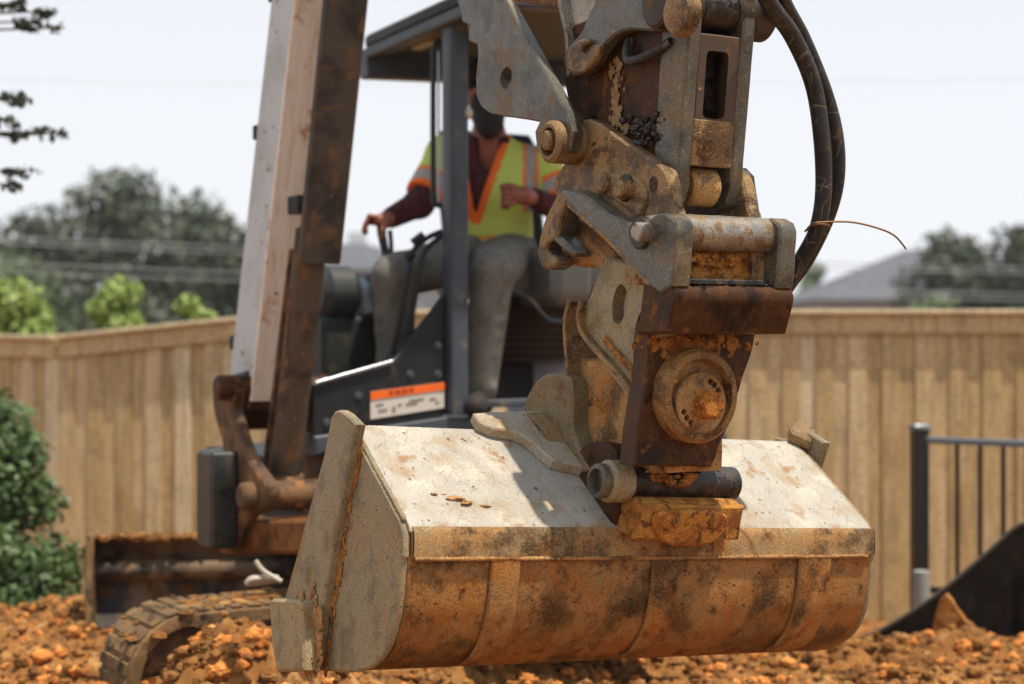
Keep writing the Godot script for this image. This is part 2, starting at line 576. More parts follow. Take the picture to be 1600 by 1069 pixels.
	grunge("blade_dark", 1.0, 256, Color("75604a"), 0.6, [
		["fbm", 3, 5, 0.42, 0.80, Color("251f1b"), 0.4, 0.0],
		["fbm", 6, 6, 0.52, 0.84, Color("66452a"), 0.85, 0.15]], 0.2)
	grunge("cab_grey", 1.0, 256, Color("474e56"), 0.38, [
		["fbm", 4, 5, 0.47, 0.90, Color("3c4248"), 0.42, 0.0],
		["fbm", 9, 5, 0.62, 0.95, Color("6a655c"), 0.7, 0.0]], 0.0)
	grunge("cab_black", 1.0, 256, Color("242628"), 0.5, [
		["fbm", 4, 5, 0.42, 0.90, Color("1b1c1d"), 0.5, 0.0],
		["fbm", 7, 6, 0.58, 0.95, Color("463f36"), 0.8, 0.0]], 0.05)
	grunge("track_rubber", 0.7, 256, Color("6b5539"), 0.9, [
		["fbm", 4, 5, 0.42, 0.80, Color("8b6e4b"), 0.95, 0.2],
		["fbm", 7, 6, 0.52, 0.84, Color("2d241c"), 0.8, 0.0]], 0.4)
	grunge("hose_rubber", 0.5, 256, Color("343332"), 0.5, [
		["fbm", 4, 5, 0.42, 0.85, Color("2a2927"), 0.55, 0.0],
		["fbm", 6, 6, 0.62, 0.95, Color("5d5040"), 0.9, 0.1],
		["scratch", 300, 30, 0.2, 0.9, Color("7b766d"), 0.6, -0.1]], 0.12)
	# the plot
	grunge("clay_ground", 1.7, 512, Color("8a5d2f"), 0.95, [
		["fbm", 4, 6, 0.42, 0.76, Color("a07543"), 0.95, 0.1],
		["fbm", 6, 6, 0.48, 0.80, Color("704a24"), 0.95, -0.1],
		["fbm", 9, 6, 0.58, 0.86, Color("a98252"), 0.95, 0.15],
		["fbm", 16, 5, 0.52, 0.84, Color("50341a"), 0.95, -0.15],
		["speck", 1400, 1.8, 0.3, 0.6, Color("a5773f"), 0.95, 0.3]], 0.8)
	mats["clay_ground"].uv1_world_triplanar = true
	for k in 5:
		var tone: Color = [Color("c9ae80"), Color("d0b68b"), Color("c0a475"), Color("d8c49e"), Color("b89b6c")][k]
		grunge("cedar_%d" % k, 1.9, 256, tone, 0.75, [
			["streak", 40, 5, 0.42, 0.82, tone.darkened(0.16), 0.8, -0.1],
			["streak", 16, 4, 0.47, 0.85, tone.lightened(0.14), 0.75, 0.05],
			["fbm", 5, 5, 0.6, 0.98, tone.darkened(0.16), 0.8, 0.0],
			["fbm", 50, 3, 0.5, 0.9, tone.darkened(0.2), 0.8, 0.0]], 0.15)
	grunge("roof_grey", 4.0, 256, Color("595c64"), 0.9, [["fbm", 8, 5, 0.42, 0.80, Color("4f525a"), 0.9, 0.0], ["streak", 40, 4, 0.42, 0.90, Color("787b80"), 0.9, 0.0]], 0.0)
	grunge("bark", 0.6, 256, Color("4a4038"), 0.95, [["streak", 18, 5, 0.42, 0.80, Color("2e2722"), 0.95, -0.3]], 0.8)
	grunge("silt_cloth", 0.5, 256, Color("1d1b19"), 0.6, [["fbm", 4, 5, 0.47, 0.85, Color("3a2d21"), 0.9, 0.1], ["speck", 300, 1.5, 0.3, 0.6, Color("6b4a2a"), 0.95, 0.2]], 0.1)
	# cloth and skin
	grunge("trousers", 0.4, 256, Color("75726a"), 0.95, [["fbm", 4, 5, 0.42, 0.85, Color("605f59"), 0.95, -0.15]], 0.2)
	grunge("plaid", 0.22, 256, Color("4d262a"), 0.95, [["streak", 12, 2, 0.47, 0.75, Color("31171c"), 0.95, 0.0], ["fbm", 7, 5, 0.47, 0.85, Color("5e3235"), 0.95, 0.1]], 0.5)
	plain("skin", Color("8a4f3a"), 0.55)
	plain("mask_cloth", Color("2c2c2e"), 0.9)
	plain("cap_cloth", Color("17181a"), 0.9)
	plain("boot", Color("2a2320"), 0.8)
	var vest := plain("vest", Color(1, 1, 1), 0.75)
	vest.vertex_color_use_as_albedo = true
	plain("black_plastic", Color("1b1c1d"), 0.45)
	plain("console_black", Color("2d3030"), 0.6)
	plain("seat_vinyl", Color("6f6e66"), 0.55)
	plain("bellows_rubber", Color("4a3628"), 0.8)
	plain("knob_orange", Color("c98a62"), 0.5)
	plain("chrome", Color("9da3a8"), 0.25, 0.7)
	plain("hood_white", Color("d3dae2"), 0.35)
	plain("lamp_lens", Color("d9d3c3"), 0.3)
	plain("roof_lining", Color("5d5a48"), 0.85)
	plain("sticker_orange", Color("f06a10"), 0.5)
	plain("sticker_white", Color("cfc9bd"), 0.5)
	plain("print_grey", Color("77706a"), 0.6)
	plain("print_red", Color("a8400e"), 0.6)
	plain("rail_black", Color("17181a"), 0.35)
	plain("wire", Color("7a5c3c"), 0.5, 0.5)
	plain("plastic_white", Color("bdb6a8"), 0.5)
	plain("cable", Color("8d9399"), 0.5)
	plain("house_wall", Color("9ba3a8"), 0.85)
	plain("house_trim", Color("c7ccd0"), 0.7)
	var pane := plain("window_glass", Color("2b3238"), 0.08)
	pane.metallic_specular = 0.7
	for t in [["leaf_dark", Color("424e36")], ["leaf_mid", Color("65794f")], ["leaf_young", Color("93a857")], ["leaf_shrub", Color("526b3a")], ["leaf_near", Color("33422c")]]:
		var m := plain(t[0], t[1], 0.55)
		m.vertex_color_use_as_albedo = true
		m.backlight_enabled = true
		m.backlight = Color(0.35, 0.4, 0.2)
	plain("stake_wood", Color("8f8f88"), 0.85)
	plain("glass_bottle", Color("b8c4cc"), 0.2)

# ---------------------------------------------------------------- the excavator's working end
func axis_z(x: float, y: float, z: float) -> Transform3D:   # lathe axis across the arm
	return Transform3D(Basis(Vector3(1, 0, 0), Vector3(0, 0, 1), Vector3(0, -1, 0)), Vector3(x, y, z))

func axis_x(x: float, y: float, z: float) -> Transform3D:   # lathe axis along the arm's forward direction
	return Transform3D(Basis(Vector3(0, 1, 0), Vector3(1, 0, 0), Vector3(0, 0, -1)), Vector3(x, y, z))

func pin(called: String, parent: Node3D, xf: Transform3D, r: float, l: float, m: Material, ch := 0.004, seg := 24, bore := 0.0) -> MeshInstance3D:
	var st := begin()
	if bore > 0.0:
		lathe(st, xf, [Vector2(r - ch, 0), Vector2(r, ch), Vector2(r, l - ch), Vector2(r - ch, l), Vector2(bore, l), Vector2(bore, 0), Vector2(r - ch, 0)], seg)
		lathe(st, xf, [Vector2(0, l * 0.35), Vector2(bore, l * 0.35)], seg)
	else:
		lathe(st, xf, [Vector2(0, 0), Vector2(r - ch, 0), Vector2(r, ch), Vector2(r, l - ch), Vector2(r - ch, l), Vector2(0, l)], seg, seg <= 8)
	return obj(called, st, m, parent)

func mud_patch(called: String, parent: Node3D, pts: Array, r: float, per: int, m: Material, flat := Vector3(1, 1, 1), spread := Vector3(0.6, 0.6, 0.2)) -> void:   # clay stuck along a line of points
	var st := begin()
	for i in pts.size() - 1:
		for k in per:
			var p: Vector3 = pts[i].lerp(pts[i + 1], (k + rng.randf()) / per)
			var s := r * (0.25 + 0.75 * pow(rng.randf(), 2.0))
			lump(st, Transform3D(Basis.from_euler(Vector3(rng.randf() * TAU, rng.randf() * TAU, 0)).scaled(flat * s), p + Vector3(rng.randfn(), rng.randfn(), rng.randfn()) * spread * r), 1, rng.randi() % 999, 0.35)
	var o := obj(called, st, m, parent)
	o.set_meta("kind", "stuff")

func weld(parent: Node3D, pts: Array, r: float, m: Material) -> void:    # a rippled bead along a joint
	var st := begin()
	var path := curve3(pts, 10)
	for i in path.size() - 1:
		var d: Vector3 = path[i + 1] - path[i]
		var n := maxi(1, int(d.length() / (r * 0.9)))
		for k in n:
			lump(st, Transform3D(Basis().scaled(Vector3.ONE * r * rng.randf_range(0.85, 1.15)), path[i] + d * (float(k) / n)), 1, 3 + k, 0.12, 0.8)
	obj("weld_bead", st, m, parent)

func build_bucket() -> void:
	var g := part("bucket", machine, bucket_frame)
	g.set_meta("label", "wide grading bucket caked in orange clay")
	var top := [Vector2(-0.311, 0.263), Vector2(-0.16, 0.164), Vector2(-0.024, 0.0745), Vector2(-0.012, 0.064), Vector2(-0.006, 0.052)]
	var bend := smooth2([Vector2(-0.012, 0.060), Vector2(-0.006, 0.05), Vector2(-0.002, 0.03), Vector2(-0.001, -0.002)], 4)
	var back := smooth2([Vector2(-0.006, 0.0), Vector2(-0.008, -0.06), Vector2(-0.02, -0.137), Vector2(-0.056, -0.203), Vector2(-0.115, -0.246), Vector2(-0.19, -0.272), Vector2(-0.45, -0.312), Vector2(-0.66, -0.342)], 5)
	var st := begin()
	plate(st, Transform3D(), strip(top, 0.0, -0.012), -0.645, 0.645, 0.002)
	obj("top_plate", st, mats.worn_white, g)
	st = begin()
	var band := rough(strip(bend, 0.004, -0.014), 0.02, 0.0)
	plate(st, Transform3D(), band, -0.652, 0.640, 0.003)
	obj("rear_band", st, shifted("band_clay", "rust_clay", Vector3(0.8, 0.2, 0.45), Color(0.95, 0.98, 1.0)), g)
	st = begin()
	plate(st, Transform3D(), strip(back, 0.0, -0.012), -0.645, 0.645, 0.002)
	obj("rear_shell", st, shifted("shell_clay", "rust_clay", Vector3(0.37, 0.61, 0.2), Color(0.9, 0.85, 0.77)), g)
	for s in [[Vector2(0.449, -0.043), Vector2(0.375, -0.044)], [Vector2(0.024, -0.048), Vector2(-0.052, -0.048)], [Vector2(-0.409, -0.053), Vector2(-0.511, -0.054)]]:
		st = begin()
		plate(st, Transform3D(), strip(back.slice(0, 21), 0.012, 0.0), s[0].x, s[1].x, 0.004)
		obj("wear_strap", st, shifted("strap_clay", "rust_clay", Vector3(0.1, 0.3, 0.8), Color(0.92, 0.87, 0.79)), g)
	var side := [Vector2(-0.315, 0.262), Vector2(-0.03, 0.074), Vector2(-0.004, 0.045), Vector2(0.0, 0.0)] + back.slice(1, 26) + [Vector2(-0.19, -0.275), Vector2(-0.45, -0.318), Vector2(-0.655, -0.350), Vector2(-0.63, -0.17), Vector2(-0.50, 0.08), Vector2(-0.40, 0.27)]
	for z in [0.645, -0.66]:
		st = begin()
		plate(st, Transform3D(), rough(side, 0.03, 0.001), z, z + 0.015, 0.004)
		obj("side_plate", st, mats.olive_steel, g)
	var cutter := [Vector2(-0.359, 0.277), Vector2(-0.343, 0.291), Vector2(-0.315, 0.296), Vector2(-0.279, 0.289), Vector2(-0.217, 0.266), Vector2(-0.232, 0.228), Vector2(-0.27, 0.126), Vector2(-0.309, -0.007), Vector2(-0.348, -0.163), Vector2(-0.369, -0.276), Vector2(-0.377, -0.297), Vector2(-0.525, -0.335), Vector2(-0.571, -0.325), Vector2(-0.568, -0.157), Vector2(-0.496, -0.057), Vector2(-0.435, 0.054), Vector2(-0.392, 0.172)]
	for z in [0.66, -0.685]:
		st = begin()
		plate(st, Transform3D(), rough(cutter, 0.025, 0.0012), z, z + 0.025, 0.004)
		obj("side_cutter", st, mats.olive_steel, g)
	var shoe := [Vector2(-0.584, -0.175), Vector2(-0.569, -0.166), Vector2(-0.406, -0.146), Vector2(-0.39, -0.153), Vector2(-0.361, -0.244), Vector2(-0.353, -0.298), Vector2(-0.496, -0.326), Vector2(-0.522, -0.315), Vector2(-0.552, -0.275)]
	for z in [0.685, -0.72]:
		st = begin()
		plate(st, Transform3D(), rough(shoe, 0.03, 0.001), z, z + 0.035, 0.006)
		obj("corner_shoe", st, shifted("shoe_steel", "olive_steel", Vector3(0.4, 0.2, 0.6), Color(1.05, 1.05, 1.02)), g)
	st = begin()
	plate(st, Transform3D(), [Vector2(-0.60, -0.322), Vector2(-0.60, -0.335), Vector2(-0.70, -0.347), Vector2(-0.705, -0.338), Vector2(-0.66, -0.328)], -0.64, 0.64, 0.003)
	obj("cutting_edge", st, mats.bare_steel, g)
	# raised pad and ears on the sloping top; x here is across the bucket, y up the slope, z out of the plate
	var sl := Vector2(-0.291, 0.191).normalized()
	var slope := Transform3D(Basis(Vector3(0, 0, 1), Vector3(sl.x, sl.y, 0), Vector3(sl.y, -sl.x, 0)), Vector3(-0.004, 0.061, 0))
	st = begin()
	plate(st, slope, rough([Vector2(0.338, 0.396), Vector2(0.338, 0.36), Vector2(0.314, 0.336), Vector2(0.253, 0.323), Vector2(0.226, 0.289), Vector2(0.215, 0.244), Vector2(0.201, 0.215), Vector2(0.169, 0.202), Vector2(0.13, 0.19), Vector2(0.021, 0.41), Vector2(0.117, 0.423)], 0.02, 0.0015), 0.0, 0.030, 0.004)
	obj("wear_pad", st, shifted("pad_white", "worn_white", Vector3(0.2, 0.5, 0.1), Color(0.98, 0.95, 0.9)), g)
	for e in [[0.0, 0.24]]:
		st = begin()
		var eye := [Vector2(-0.613, 0.367), Vector2(-0.632, 0.397), Vector2(-0.669, 0.423), Vector2(-0.697, 0.424), Vector2(-0.708, 0.384), Vector2(-0.685, 0.348), Vector2(-0.656, 0.324)]
		plate(st, slope, eye, 0.0, 0.034, 0.006)
		obj("lifting_eye", st, mats.tan_clay, g)
	# saddle, tube and bolted block by which the bucket hangs
	st = begin()
	var c := Vector2(0.015, 0.168)
	plate(st, Transform3D(), smooth2([Vector2(-0.20, 0.185), Vector2(-0.16, 0.24), Vector2(-0.06, 0.25), Vector2(c.x - 0.03, c.y + 0.045), Vector2(c.x - 0.012, c.y - 0.03), Vector2(c.x - 0.05, 0.02), Vector2(-0.08, 0.09)], 3, true), -0.13, 0.13, 0.01)
	obj("saddle", st, mats.dark_clay, g)
	st = begin()
	lathe(st, axis_z(c.x, c.y, -0.185), [Vector2(0, 0), Vector2(0.036, 0), Vector2(0.04, 0.004), Vector2(0.04, 0.36)], 28)
	obj("pivot_tube", st, shifted("tube_steel", "oily_steel", Vector3(0.2, 0.7, 0.1)), g)
	pin("tube_collar", g, axis_z(c.x, c.y, 0.115), 0.048, 0.062, mats.olive_steel, 0.008, 28)
	pin("bushing", g, axis_z(c.x, c.y, 0.17), 0.039, 0.03, shifted("bush_steel", "grey_steel", Vector3(0.6, 0.1, 0.3)), 0.004, 28, 0.028)
	st = begin()
	plate(st, Transform3D(), [Vector2(c.x + 0.05, c.y - 0.035), Vector2(c.x + 0.06, c.y - 0.045), Vector2(c.x + 0.045, c.y - 0.12), Vector2(c.x - 0.06, c.y - 0.12), Vector2(c.x - 0.06, c.y - 0.02)], -0.165, 0.115, 0.006)
	obj("mount_block", st, mats.orange_clay, g)
	st = begin()
	var front := Transform3D(Basis(Vector3(0, 0, 1), Vector3(0.2, 0.98, 0).normalized(), Vector3(-0.98, 0.2, 0)), Vector3(c.x + 0.054, c.y - 0.085, 0))
	plate(st, front, rough(rect(-0.170, -0.041, 0.122, 0.041), 0.03, 0.0015), -0.008, 0.012, 0.005)
	obj("mount_plate", st, shifted("mount_clay", "orange_clay", Vector3(0.5, 0.2, 0.4)), g)
	st = begin()
	plate(st, front, smooth2([Vector2(-0.12, 0.0), Vector2(-0.09, -0.042), Vector2(-0.02, -0.052), Vector2(0.045, -0.046), Vector2(0.085, -0.005), Vector2(0.085, 0.02), Vector2(0.05, 0.032), Vector2(-0.09, 0.03)], 4, true), -0.022, -0.006, 0.006)
	obj("mount_lug", st, shifted("lug_clay", "orange_clay", Vector3(0.1, 0.9, 0.7), Color(1.05, 1, 0.95)), g)
	for x in [-0.072, 0.030]:
		st = begin()
		lathe(st, front * Transform3D(Basis(Vector3(1, 0, 0), Vector3(0, 0, -1), Vector3(0, 1, 0)), Vector3(x, 0.006, -0.02)), [Vector2(0.013, 0), Vector2(0.013, 0.008), Vector2(0.010, 0.012), Vector2(0, 0.012)], 6, true)
		obj("bolt", st, mats.orange_clay, g)
	weld(g, [Vector3(0.003, -0.006, 0.63), Vector3(0.003, -0.006, 0.0), Vector3(0.003, -0.006, -0.63)], 0.005, mats.rust_clay)
	weld(g, [Vector3(-0.315, 0.262, 0.652), Vector3(-0.16, 0.163, 0.652), Vector3(-0.02, 0.073, 0.652)], 0.005, mats.olive_steel)
	# clay caked into the corners
	var seam := []
	for q in [Vector2(-0.247, 0.236), Vector2(-0.26, 0.184), Vector2(-0.29, 0.067), Vector2(-0.324, -0.067), Vector2(-0.353, -0.172), Vector2(-0.369, -0.291)]:
		seam.append(Vector3(q.x, q.y, 0.662))
	mud_patch("caked_clay", g, seam, 0.013, 46, mats.orange_clay, Vector3(0.9, 1.3, 0.3), Vector3(0.7, 1.2, 0.05))
	seam = []
	for q in [Vector2(-0.417, -0.148), Vector2(-0.392, -0.214), Vector2(-0.387, -0.3)]:
		seam.append(Vector3(q.x, q.y, 0.688))
	mud_patch("caked_clay", g, seam, 0.02, 110, mats.rust_clay, Vector3(1.0, 1.0, 0.3), Vector3(1.5, 1.2, 0.05))
	mud_patch("caked_clay", g, [Vector3(-0.10, 0.1265, 0.535), Vector3(-0.06, 0.1005, 0.45)], 0.018, 9, mats.rust_clay, Vector3(1.0, 0.35, 1.5), Vector3(0.3, 0.04, 0.5))
	mud_patch("caked_clay", g, [Vector3(c.x + 0.02, c.y + 0.034, 0.09), Vector3(c.x + 0.045, c.y + 0.0, 0.03), Vector3(c.x + 0.04, c.y + 0.01, -0.04)], 0.013, 30, mats.orange_clay, Vector3(0.7, 0.7, 1.3))

func build_tilt_head() -> void:
	var g := part("tilt_head", machine, arm)
	# front plate with the pivot
	var f := Transform3D(Basis(Vector3(0, 0, 1), Vector3(0, 1, 0), Vector3(-1, 0, 0)), Vector3(0.118, 0, 0))
	var st := begin()
	plate(st, f, rough([Vector2(0.12, 1.242), Vector2(-0.176, 1.243), Vector2(-0.172, 1.207), Vector2(-0.146, 1.141), Vector2(-0.106, 1.032), Vector2(-0.048, 0.921), Vector2(0.165, 0.929), Vector2(0.157, 0.982), Vector2(0.133, 1.108)], 0.02, 0.002), -0.012, 0.05, 0.004)
	obj("front_plate", st, mats.dark_clay, g)
	var c := Vector2(0.01, 1.081)
	st = begin()
	lathe(st, axis_x(0.125, c.y, c.x), [Vector2(0.106, 0), Vector2(0.106, 0.034), Vector2(0.098, 0.044), Vector2(0.083, 0.046), Vector2(0.077, 0.026), Vector2(0, 0.026)], 40)
	obj("pivot_ring", st, shifted("ring_clay", "tan_clay", Vector3(0.7, 0.3, 0.5), Color(1.0, 0.92, 0.8)), g)
	var c2 := Vector2(0.011, 1.065)
	var holes := []
	for t in [0.55, 0.85, 1.12, 3.5, 3.8, 4.1]:
		holes.append(circle(Vector2(c2.x + cos(t) * -0.052, c2.y + sin(t) * 0.052), 0.0075, 10))
	st = begin()
	var cap_frame := Transform3D(Basis(Vector3(0, 0, 1), Vector3(0, 1, 0), Vector3(1, 0, 0)), Vector3(0.158, 0, 0))
	plate(st, cap_frame, circle(c2, 0.068, 36), -0.01, 0.014, 0.004, holes)
	obj("pivot_cap", st, shifted("cap_clay", "rust_clay", Vector3(0.2, 0.9, 0.5)), g)
	st = begin()
	lathe(st, axis_x(0.170, c2.y - 0.002, c2.x - 0.006) * Transform3D(Basis(Vector3.UP, 0.3), Vector3.ZERO), [Vector2(0.034, 0), Vector2(0.034, 0.030), Vector2(0.028, 0.037), Vector2(0, 0.037)], 6, true)
	obj("pivot_bolt", st, shifted("bolt_clay", "orange_clay", Vector3(0.8, 0.1, 0.5), Color(1.08, 1.02, 0.92)), g)
	# side web with two slots and a flange round its lower edge
	var slot1 := smooth2([Vector2(0.002, 1.332), Vector2(0.025, 1.314), Vector2(0.028, 1.285), Vector2(0.01, 1.253), Vector2(-0.009, 1.24), Vector2(-0.03, 1.25), Vector2(-0.035, 1.279), Vector2(-0.022, 1.316)], 3, true)
	var slot2 := smooth2([Vector2(0.093, 1.277), Vector2(0.111, 1.263), Vector2(0.113, 1.227), Vector2(0.103, 1.199), Vector2(0.086, 1.182), Vector2(0.061, 1.188), Vector2(0.053, 1.206), Vector2(0.066, 1.249)], 3, true)
	st = begin()
	plate(st, Transform3D(), rough([Vector2(-0.064, 1.397), Vector2(0.2, 1.344), Vector2(0.2, 1.22), Vector2(0.123, 1.206), Vector2(0.103, 1.108), Vector2(0.083, 1.036), Vector2(0.015, 1.084), Vector2(-0.078, 1.151), Vector2(-0.147, 1.199), Vector2(-0.18, 1.229), Vector2(-0.175, 1.267), Vector2(-0.133, 1.304), Vector2(-0.1, 1.355)], 0.03, 0.001), 0.08, 0.112, 0.005, [slot1, slot2])
	obj("side_web", st, mats.olive_steel, g)
	st = begin()
	plate(st, Transform3D(), rough([Vector2(-0.358, 1.385), Vector2(-0.071, 1.328), Vector2(-0.071, 1.161), Vector2(-0.123, 1.038), Vector2(-0.433, 1.145), Vector2(-0.478, 1.274)], 0.03, 0.001), -0.13, -0.10, 0.005)
	obj("side_web", st, mats.olive_steel, g)
	var rim := smooth2([Vector2(-0.148, 1.296), Vector2(-0.16, 1.259), Vector2(-0.146, 1.222), Vector2(-0.096, 1.185), Vector2(-0.02, 1.141), Vector2(0.052, 1.09), Vector2(0.095, 1.044), Vector2(0.115, 1.024)], 4)
	st = begin()
	plate(st, Transform3D(), strip(rim, -0.004, 0.010), 0.06, 0.130, 0.003)
	obj("web_flange", st, mats.tan_clay, g)
	rim = smooth2([Vector2(-0.068, 1.192), Vector2(-0.015, 1.156), Vector2(0.045, 1.121), Vector2(0.088, 1.082)], 3)
	st = begin()
	plate(st, Transform3D(), strip(rim, 0.012, 0.026), 0.11, 0.124, 0.003)
	obj("web_rib", st, mats.orange_clay, g)
	st = begin()
	plate(st, Transform3D(), strip(smooth2([Vector2(-0.228, 1.299), Vector2(-0.248, 1.253), Vector2(-0.245, 1.192), Vector2(-0.237, 1.138), Vector2(-0.254, 1.107)], 4), -0.006, 0.006), 0.02, 0.11, 0.003)
	obj("rear_flange", st, mats.tan_clay, g)
	# body between the webs and the cylinder lug behind
	st = begin()
	plate(st, Transform3D(), rough([Vector2(-0.241, 1.161), Vector2(-0.009, 1.163), Vector2(0.029, 1.221), Vector2(0.116, 1.221), Vector2(0.116, 0.909), Vector2(-0.157, 0.889), Vector2(-0.241, 0.945), Vector2(-0.276, 1.036)], 0.04, 0.002), -0.09, 0.07, 0.006)
	obj("core", st, mats.rust_clay, g)
	st = begin()
	plate(st, Transform3D(), rough(smooth2([Vector2(-0.427, 1.019), Vector2(-0.415, 1.056), Vector2(-0.377, 1.097), Vector2(-0.322, 1.12), Vector2(-0.257, 1.125), Vector2(-0.211, 1.113), Vector2(-0.196, 1.07), Vector2(-0.199, 1.002), Vector2(-0.162, 0.944), Vector2(-0.107, 0.902), Vector2(-0.176, 0.887), Vector2(-0.263, 0.902), Vector2(-0.337, 0.941), Vector2(-0.408, 0.977)], 3, true), 0.02, 0.001), 0.03, 0.12, 0.008)
	obj("cylinder_lug", st, shifted("lug_steel", "olive_steel", Vector3(0.3, 0.8, 0.2), Color(0.85, 0.83, 0.8)), g)
	st = begin()
	plate(st, Transform3D(), strip(smooth2([Vector2(-0.406, 1.009), Vector2(-0.365, 1.019), Vector2(-0.313, 1.018), Vector2(-0.265, 0.989), Vector2(-0.224, 0.948), Vector2(-0.179, 0.906)], 4), -0.008, 0.008), 0.10, 0.17, 0.003)
	obj("lug_strap", st, mats.tan_clay, g)
	mud_patch("caked_clay", g, [Vector3(0.131, 1.205, 0.10), Vector3(0.131, 1.19, 0.0), Vector3(0.131, 1.2, -0.1)], 0.012, 60, mats.orange_clay, Vector3(0.3, 1.3, 1.1), Vector3(0.05, 1.0, 3.0))
	mud_patch("caked_clay", g, [Vector3(0.131, 0.96, 0.05), Vector3(0.131, 0.94, 0.0), Vector3(0.131, 0.96, -0.02)], 0.010, 40, mats.dark_clay, Vector3(0.3, 1.2, 1.1), Vector3(0.05, 0.8, 1.0))
	mud_patch("caked_clay", g, [Vector3(0.13, c.y + 0.09, 0.05), Vector3(0.15, c.y + 0.05, 0.085), Vector3(0.15, c.y - 0.04, 0.095)], 0.012, 30, mats.orange_clay, Vector3(0.6, 1, 1))

func build_coupler() -> void:
	var g := part("quick_coupler", machine, arm)
	# inner cheeks with the pin ears
	var cheek := [Vector2(-0.222, 1.634), Vector2(-0.205, 1.685), Vector2(-0.182, 1.71), Vector2(-0.143, 1.72), Vector2(-0.093, 1.711), Vector2(-0.008, 1.668), Vector2(0.109, 1.611), Vector2(0.172, 1.583), Vector2(0.196, 1.551), Vector2(0.21, 1.495), Vector2(0.224, 1.46), Vector2(0.224, 1.288), Vector2(0.089, 1.334), Vector2(-0.08, 1.472), Vector2(-0.234, 1.52), Vector2(-0.275, 1.562), Vector2(-0.275, 1.6)]
	for z in [[0.085, 0.12], [-0.12, -0.085]]:
		var st := begin()
		plate(st, Transform3D(), rough(smooth2(cheek, 2, true), 0.025, 0.001), z[0], z[1], 0.006)
		obj("cheek_plate", st, mats.tan_clay, g)
	# outer frame: hook leg and slanting beam
	var frame := [Vector2(-0.195, 1.544), Vector2(-0.167, 1.554), Vector2(-0.119, 1.553), Vector2(-0.072, 1.539), Vector2(0.029, 1.487), Vector2(0.135, 1.454), Vector2(0.207, 1.469), Vector2(0.249, 1.473), Vector2(0.277, 1.461), Vector2(0.286, 1.445), Vector2(0.277, 1.354), Vector2(0.27, 1.319), Vector2(0.226, 1.304), Vector2(0.183, 1.322), Vector2(0.105, 1.372), Vector2(-0.011, 1.443), Vector2(-0.133, 1.516), Vector2(-0.155, 1.517), Vector2(-0.178, 1.465), Vector2(-0.184, 1.45), Vector2(-0.15, 1.433), Vector2(-0.108, 1.406), Vector2(-0.122, 1.398), Vector2(-0.161, 1.414), Vector2(-0.184, 1.426), Vector2(-0.207, 1.439), Vector2(-0.23, 1.436), Vector2(-0.242, 1.423), Vector2(-0.23, 1.41), Vector2(-0.201, 1.403), Vector2(-0.19, 1.39), Vector2(-0.195, 1.379), Vector2(-0.224, 1.372), Vector2(-0.254, 1.376), Vector2(-0.274, 1.394), Vector2(-0.28, 1.419), Vector2(-0.268, 1.455), Vector2(-0.242, 1.499)]
	for z in [[0.115, 0.165], [-0.165, -0.115]]:
		var st := begin()
		plate(st, Transform3D(), rough(frame, 0.02, 0.0008), z[0], z[1], 0.005)
		obj("hook_frame", st, mats.grey_steel, g)
	var st := begin()
	plate(st, Transform3D(), strip([Vector2(-0.142, 1.517), Vector2(-0.003, 1.443), Vector2(0.112, 1.371), Vector2(0.188, 1.322)], -0.003, 0.006), 0.12, 0.167, 0.002)
	obj("frame_rim", st, mats.tan_clay, g)
	st = begin()
	plate(st, Transform3D(), rough([Vector2(-0.19, 1.541), Vector2(-0.162, 1.55), Vector2(-0.139, 1.531), Vector2(-0.156, 1.513), Vector2(-0.179, 1.465), Vector2(-0.185, 1.45), Vector2(-0.208, 1.442), Vector2(-0.234, 1.435), Vector2(-0.24, 1.42), Vector2(-0.222, 1.407), Vector2(-0.196, 1.4), Vector2(-0.188, 1.387), Vector2(-0.196, 1.377), Vector2(-0.222, 1.373), Vector2(-0.249, 1.378), Vector2(-0.266, 1.395), Vector2(-0.272, 1.418), Vector2(-0.261, 1.454), Vector2(-0.234, 1.499)], 0.02, 0.0008), 0.15, 0.168, 0.004)
	obj("hook_leg", st, mats.tan_clay, g)
	st = begin()
	plate(st, Transform3D(), rough([Vector2(-0.272, 1.516), Vector2(-0.11, 1.451), Vector2(-0.043, 1.397), Vector2(-0.083, 1.355), Vector2(-0.124, 1.374), Vector2(-0.194, 1.377), Vector2(-0.266, 1.389), Vector2(-0.301, 1.409), Vector2(-0.289, 1.452)], 0.03, 0.001), -0.10, 0.10, 0.008)
	obj("hook_block", st, mats.rust_clay, g)
	# front cross bar, recess and lower block
	st = begin()
	plate(st, Transform3D(), [Vector2(0.14, 1.41), Vector2(0.232, 1.396), Vector2(0.252, 1.402), Vector2(0.264, 1.42), Vector2(0.267, 1.438), Vector2(0.262, 1.456), Vector2(0.248, 1.469), Vector2(0.225, 1.475), Vector2(0.14, 1.473)], -0.172, 0.1605, 0.012)
	obj("cross_bar", st, shifted("bar_steel", "bare_steel", Vector3(0.3, 0.3, 0.3)), g)
	st = begin()
	plate(st, Transform3D(), rect(0.12, 1.325, 0.212, 1.408), -0.155, 0.155, 0.002)
	obj("recess_plate", st, mats.orange_clay, g)
	for z in [[-0.166, -0.153]]:
		st = begin()
		plate(st, Transform3D(), [Vector2(0.1, 1.31), Vector2(0.25, 1.32), Vector2(0.262, 1.41), Vector2(0.1, 1.41)], z[0], z[1], 0.004)
		obj("end_plate", st, mats.rust_clay, g)
	st = begin()
	var low := [Vector2(0.13, 1.216), Vector2(0.245, 1.218), Vector2(0.272, 1.285), Vector2(0.274, 1.300), Vector2(0.266, 1.318), Vector2(0.25, 1.326), Vector2(0.155, 1.328)]
	plate(st, Transform3D(), rough(low, 0.04, 0.0006), -0.168, 0.158, 0.006)
	obj("lower_block", st, mats.dark_clay, g)
	st = begin()
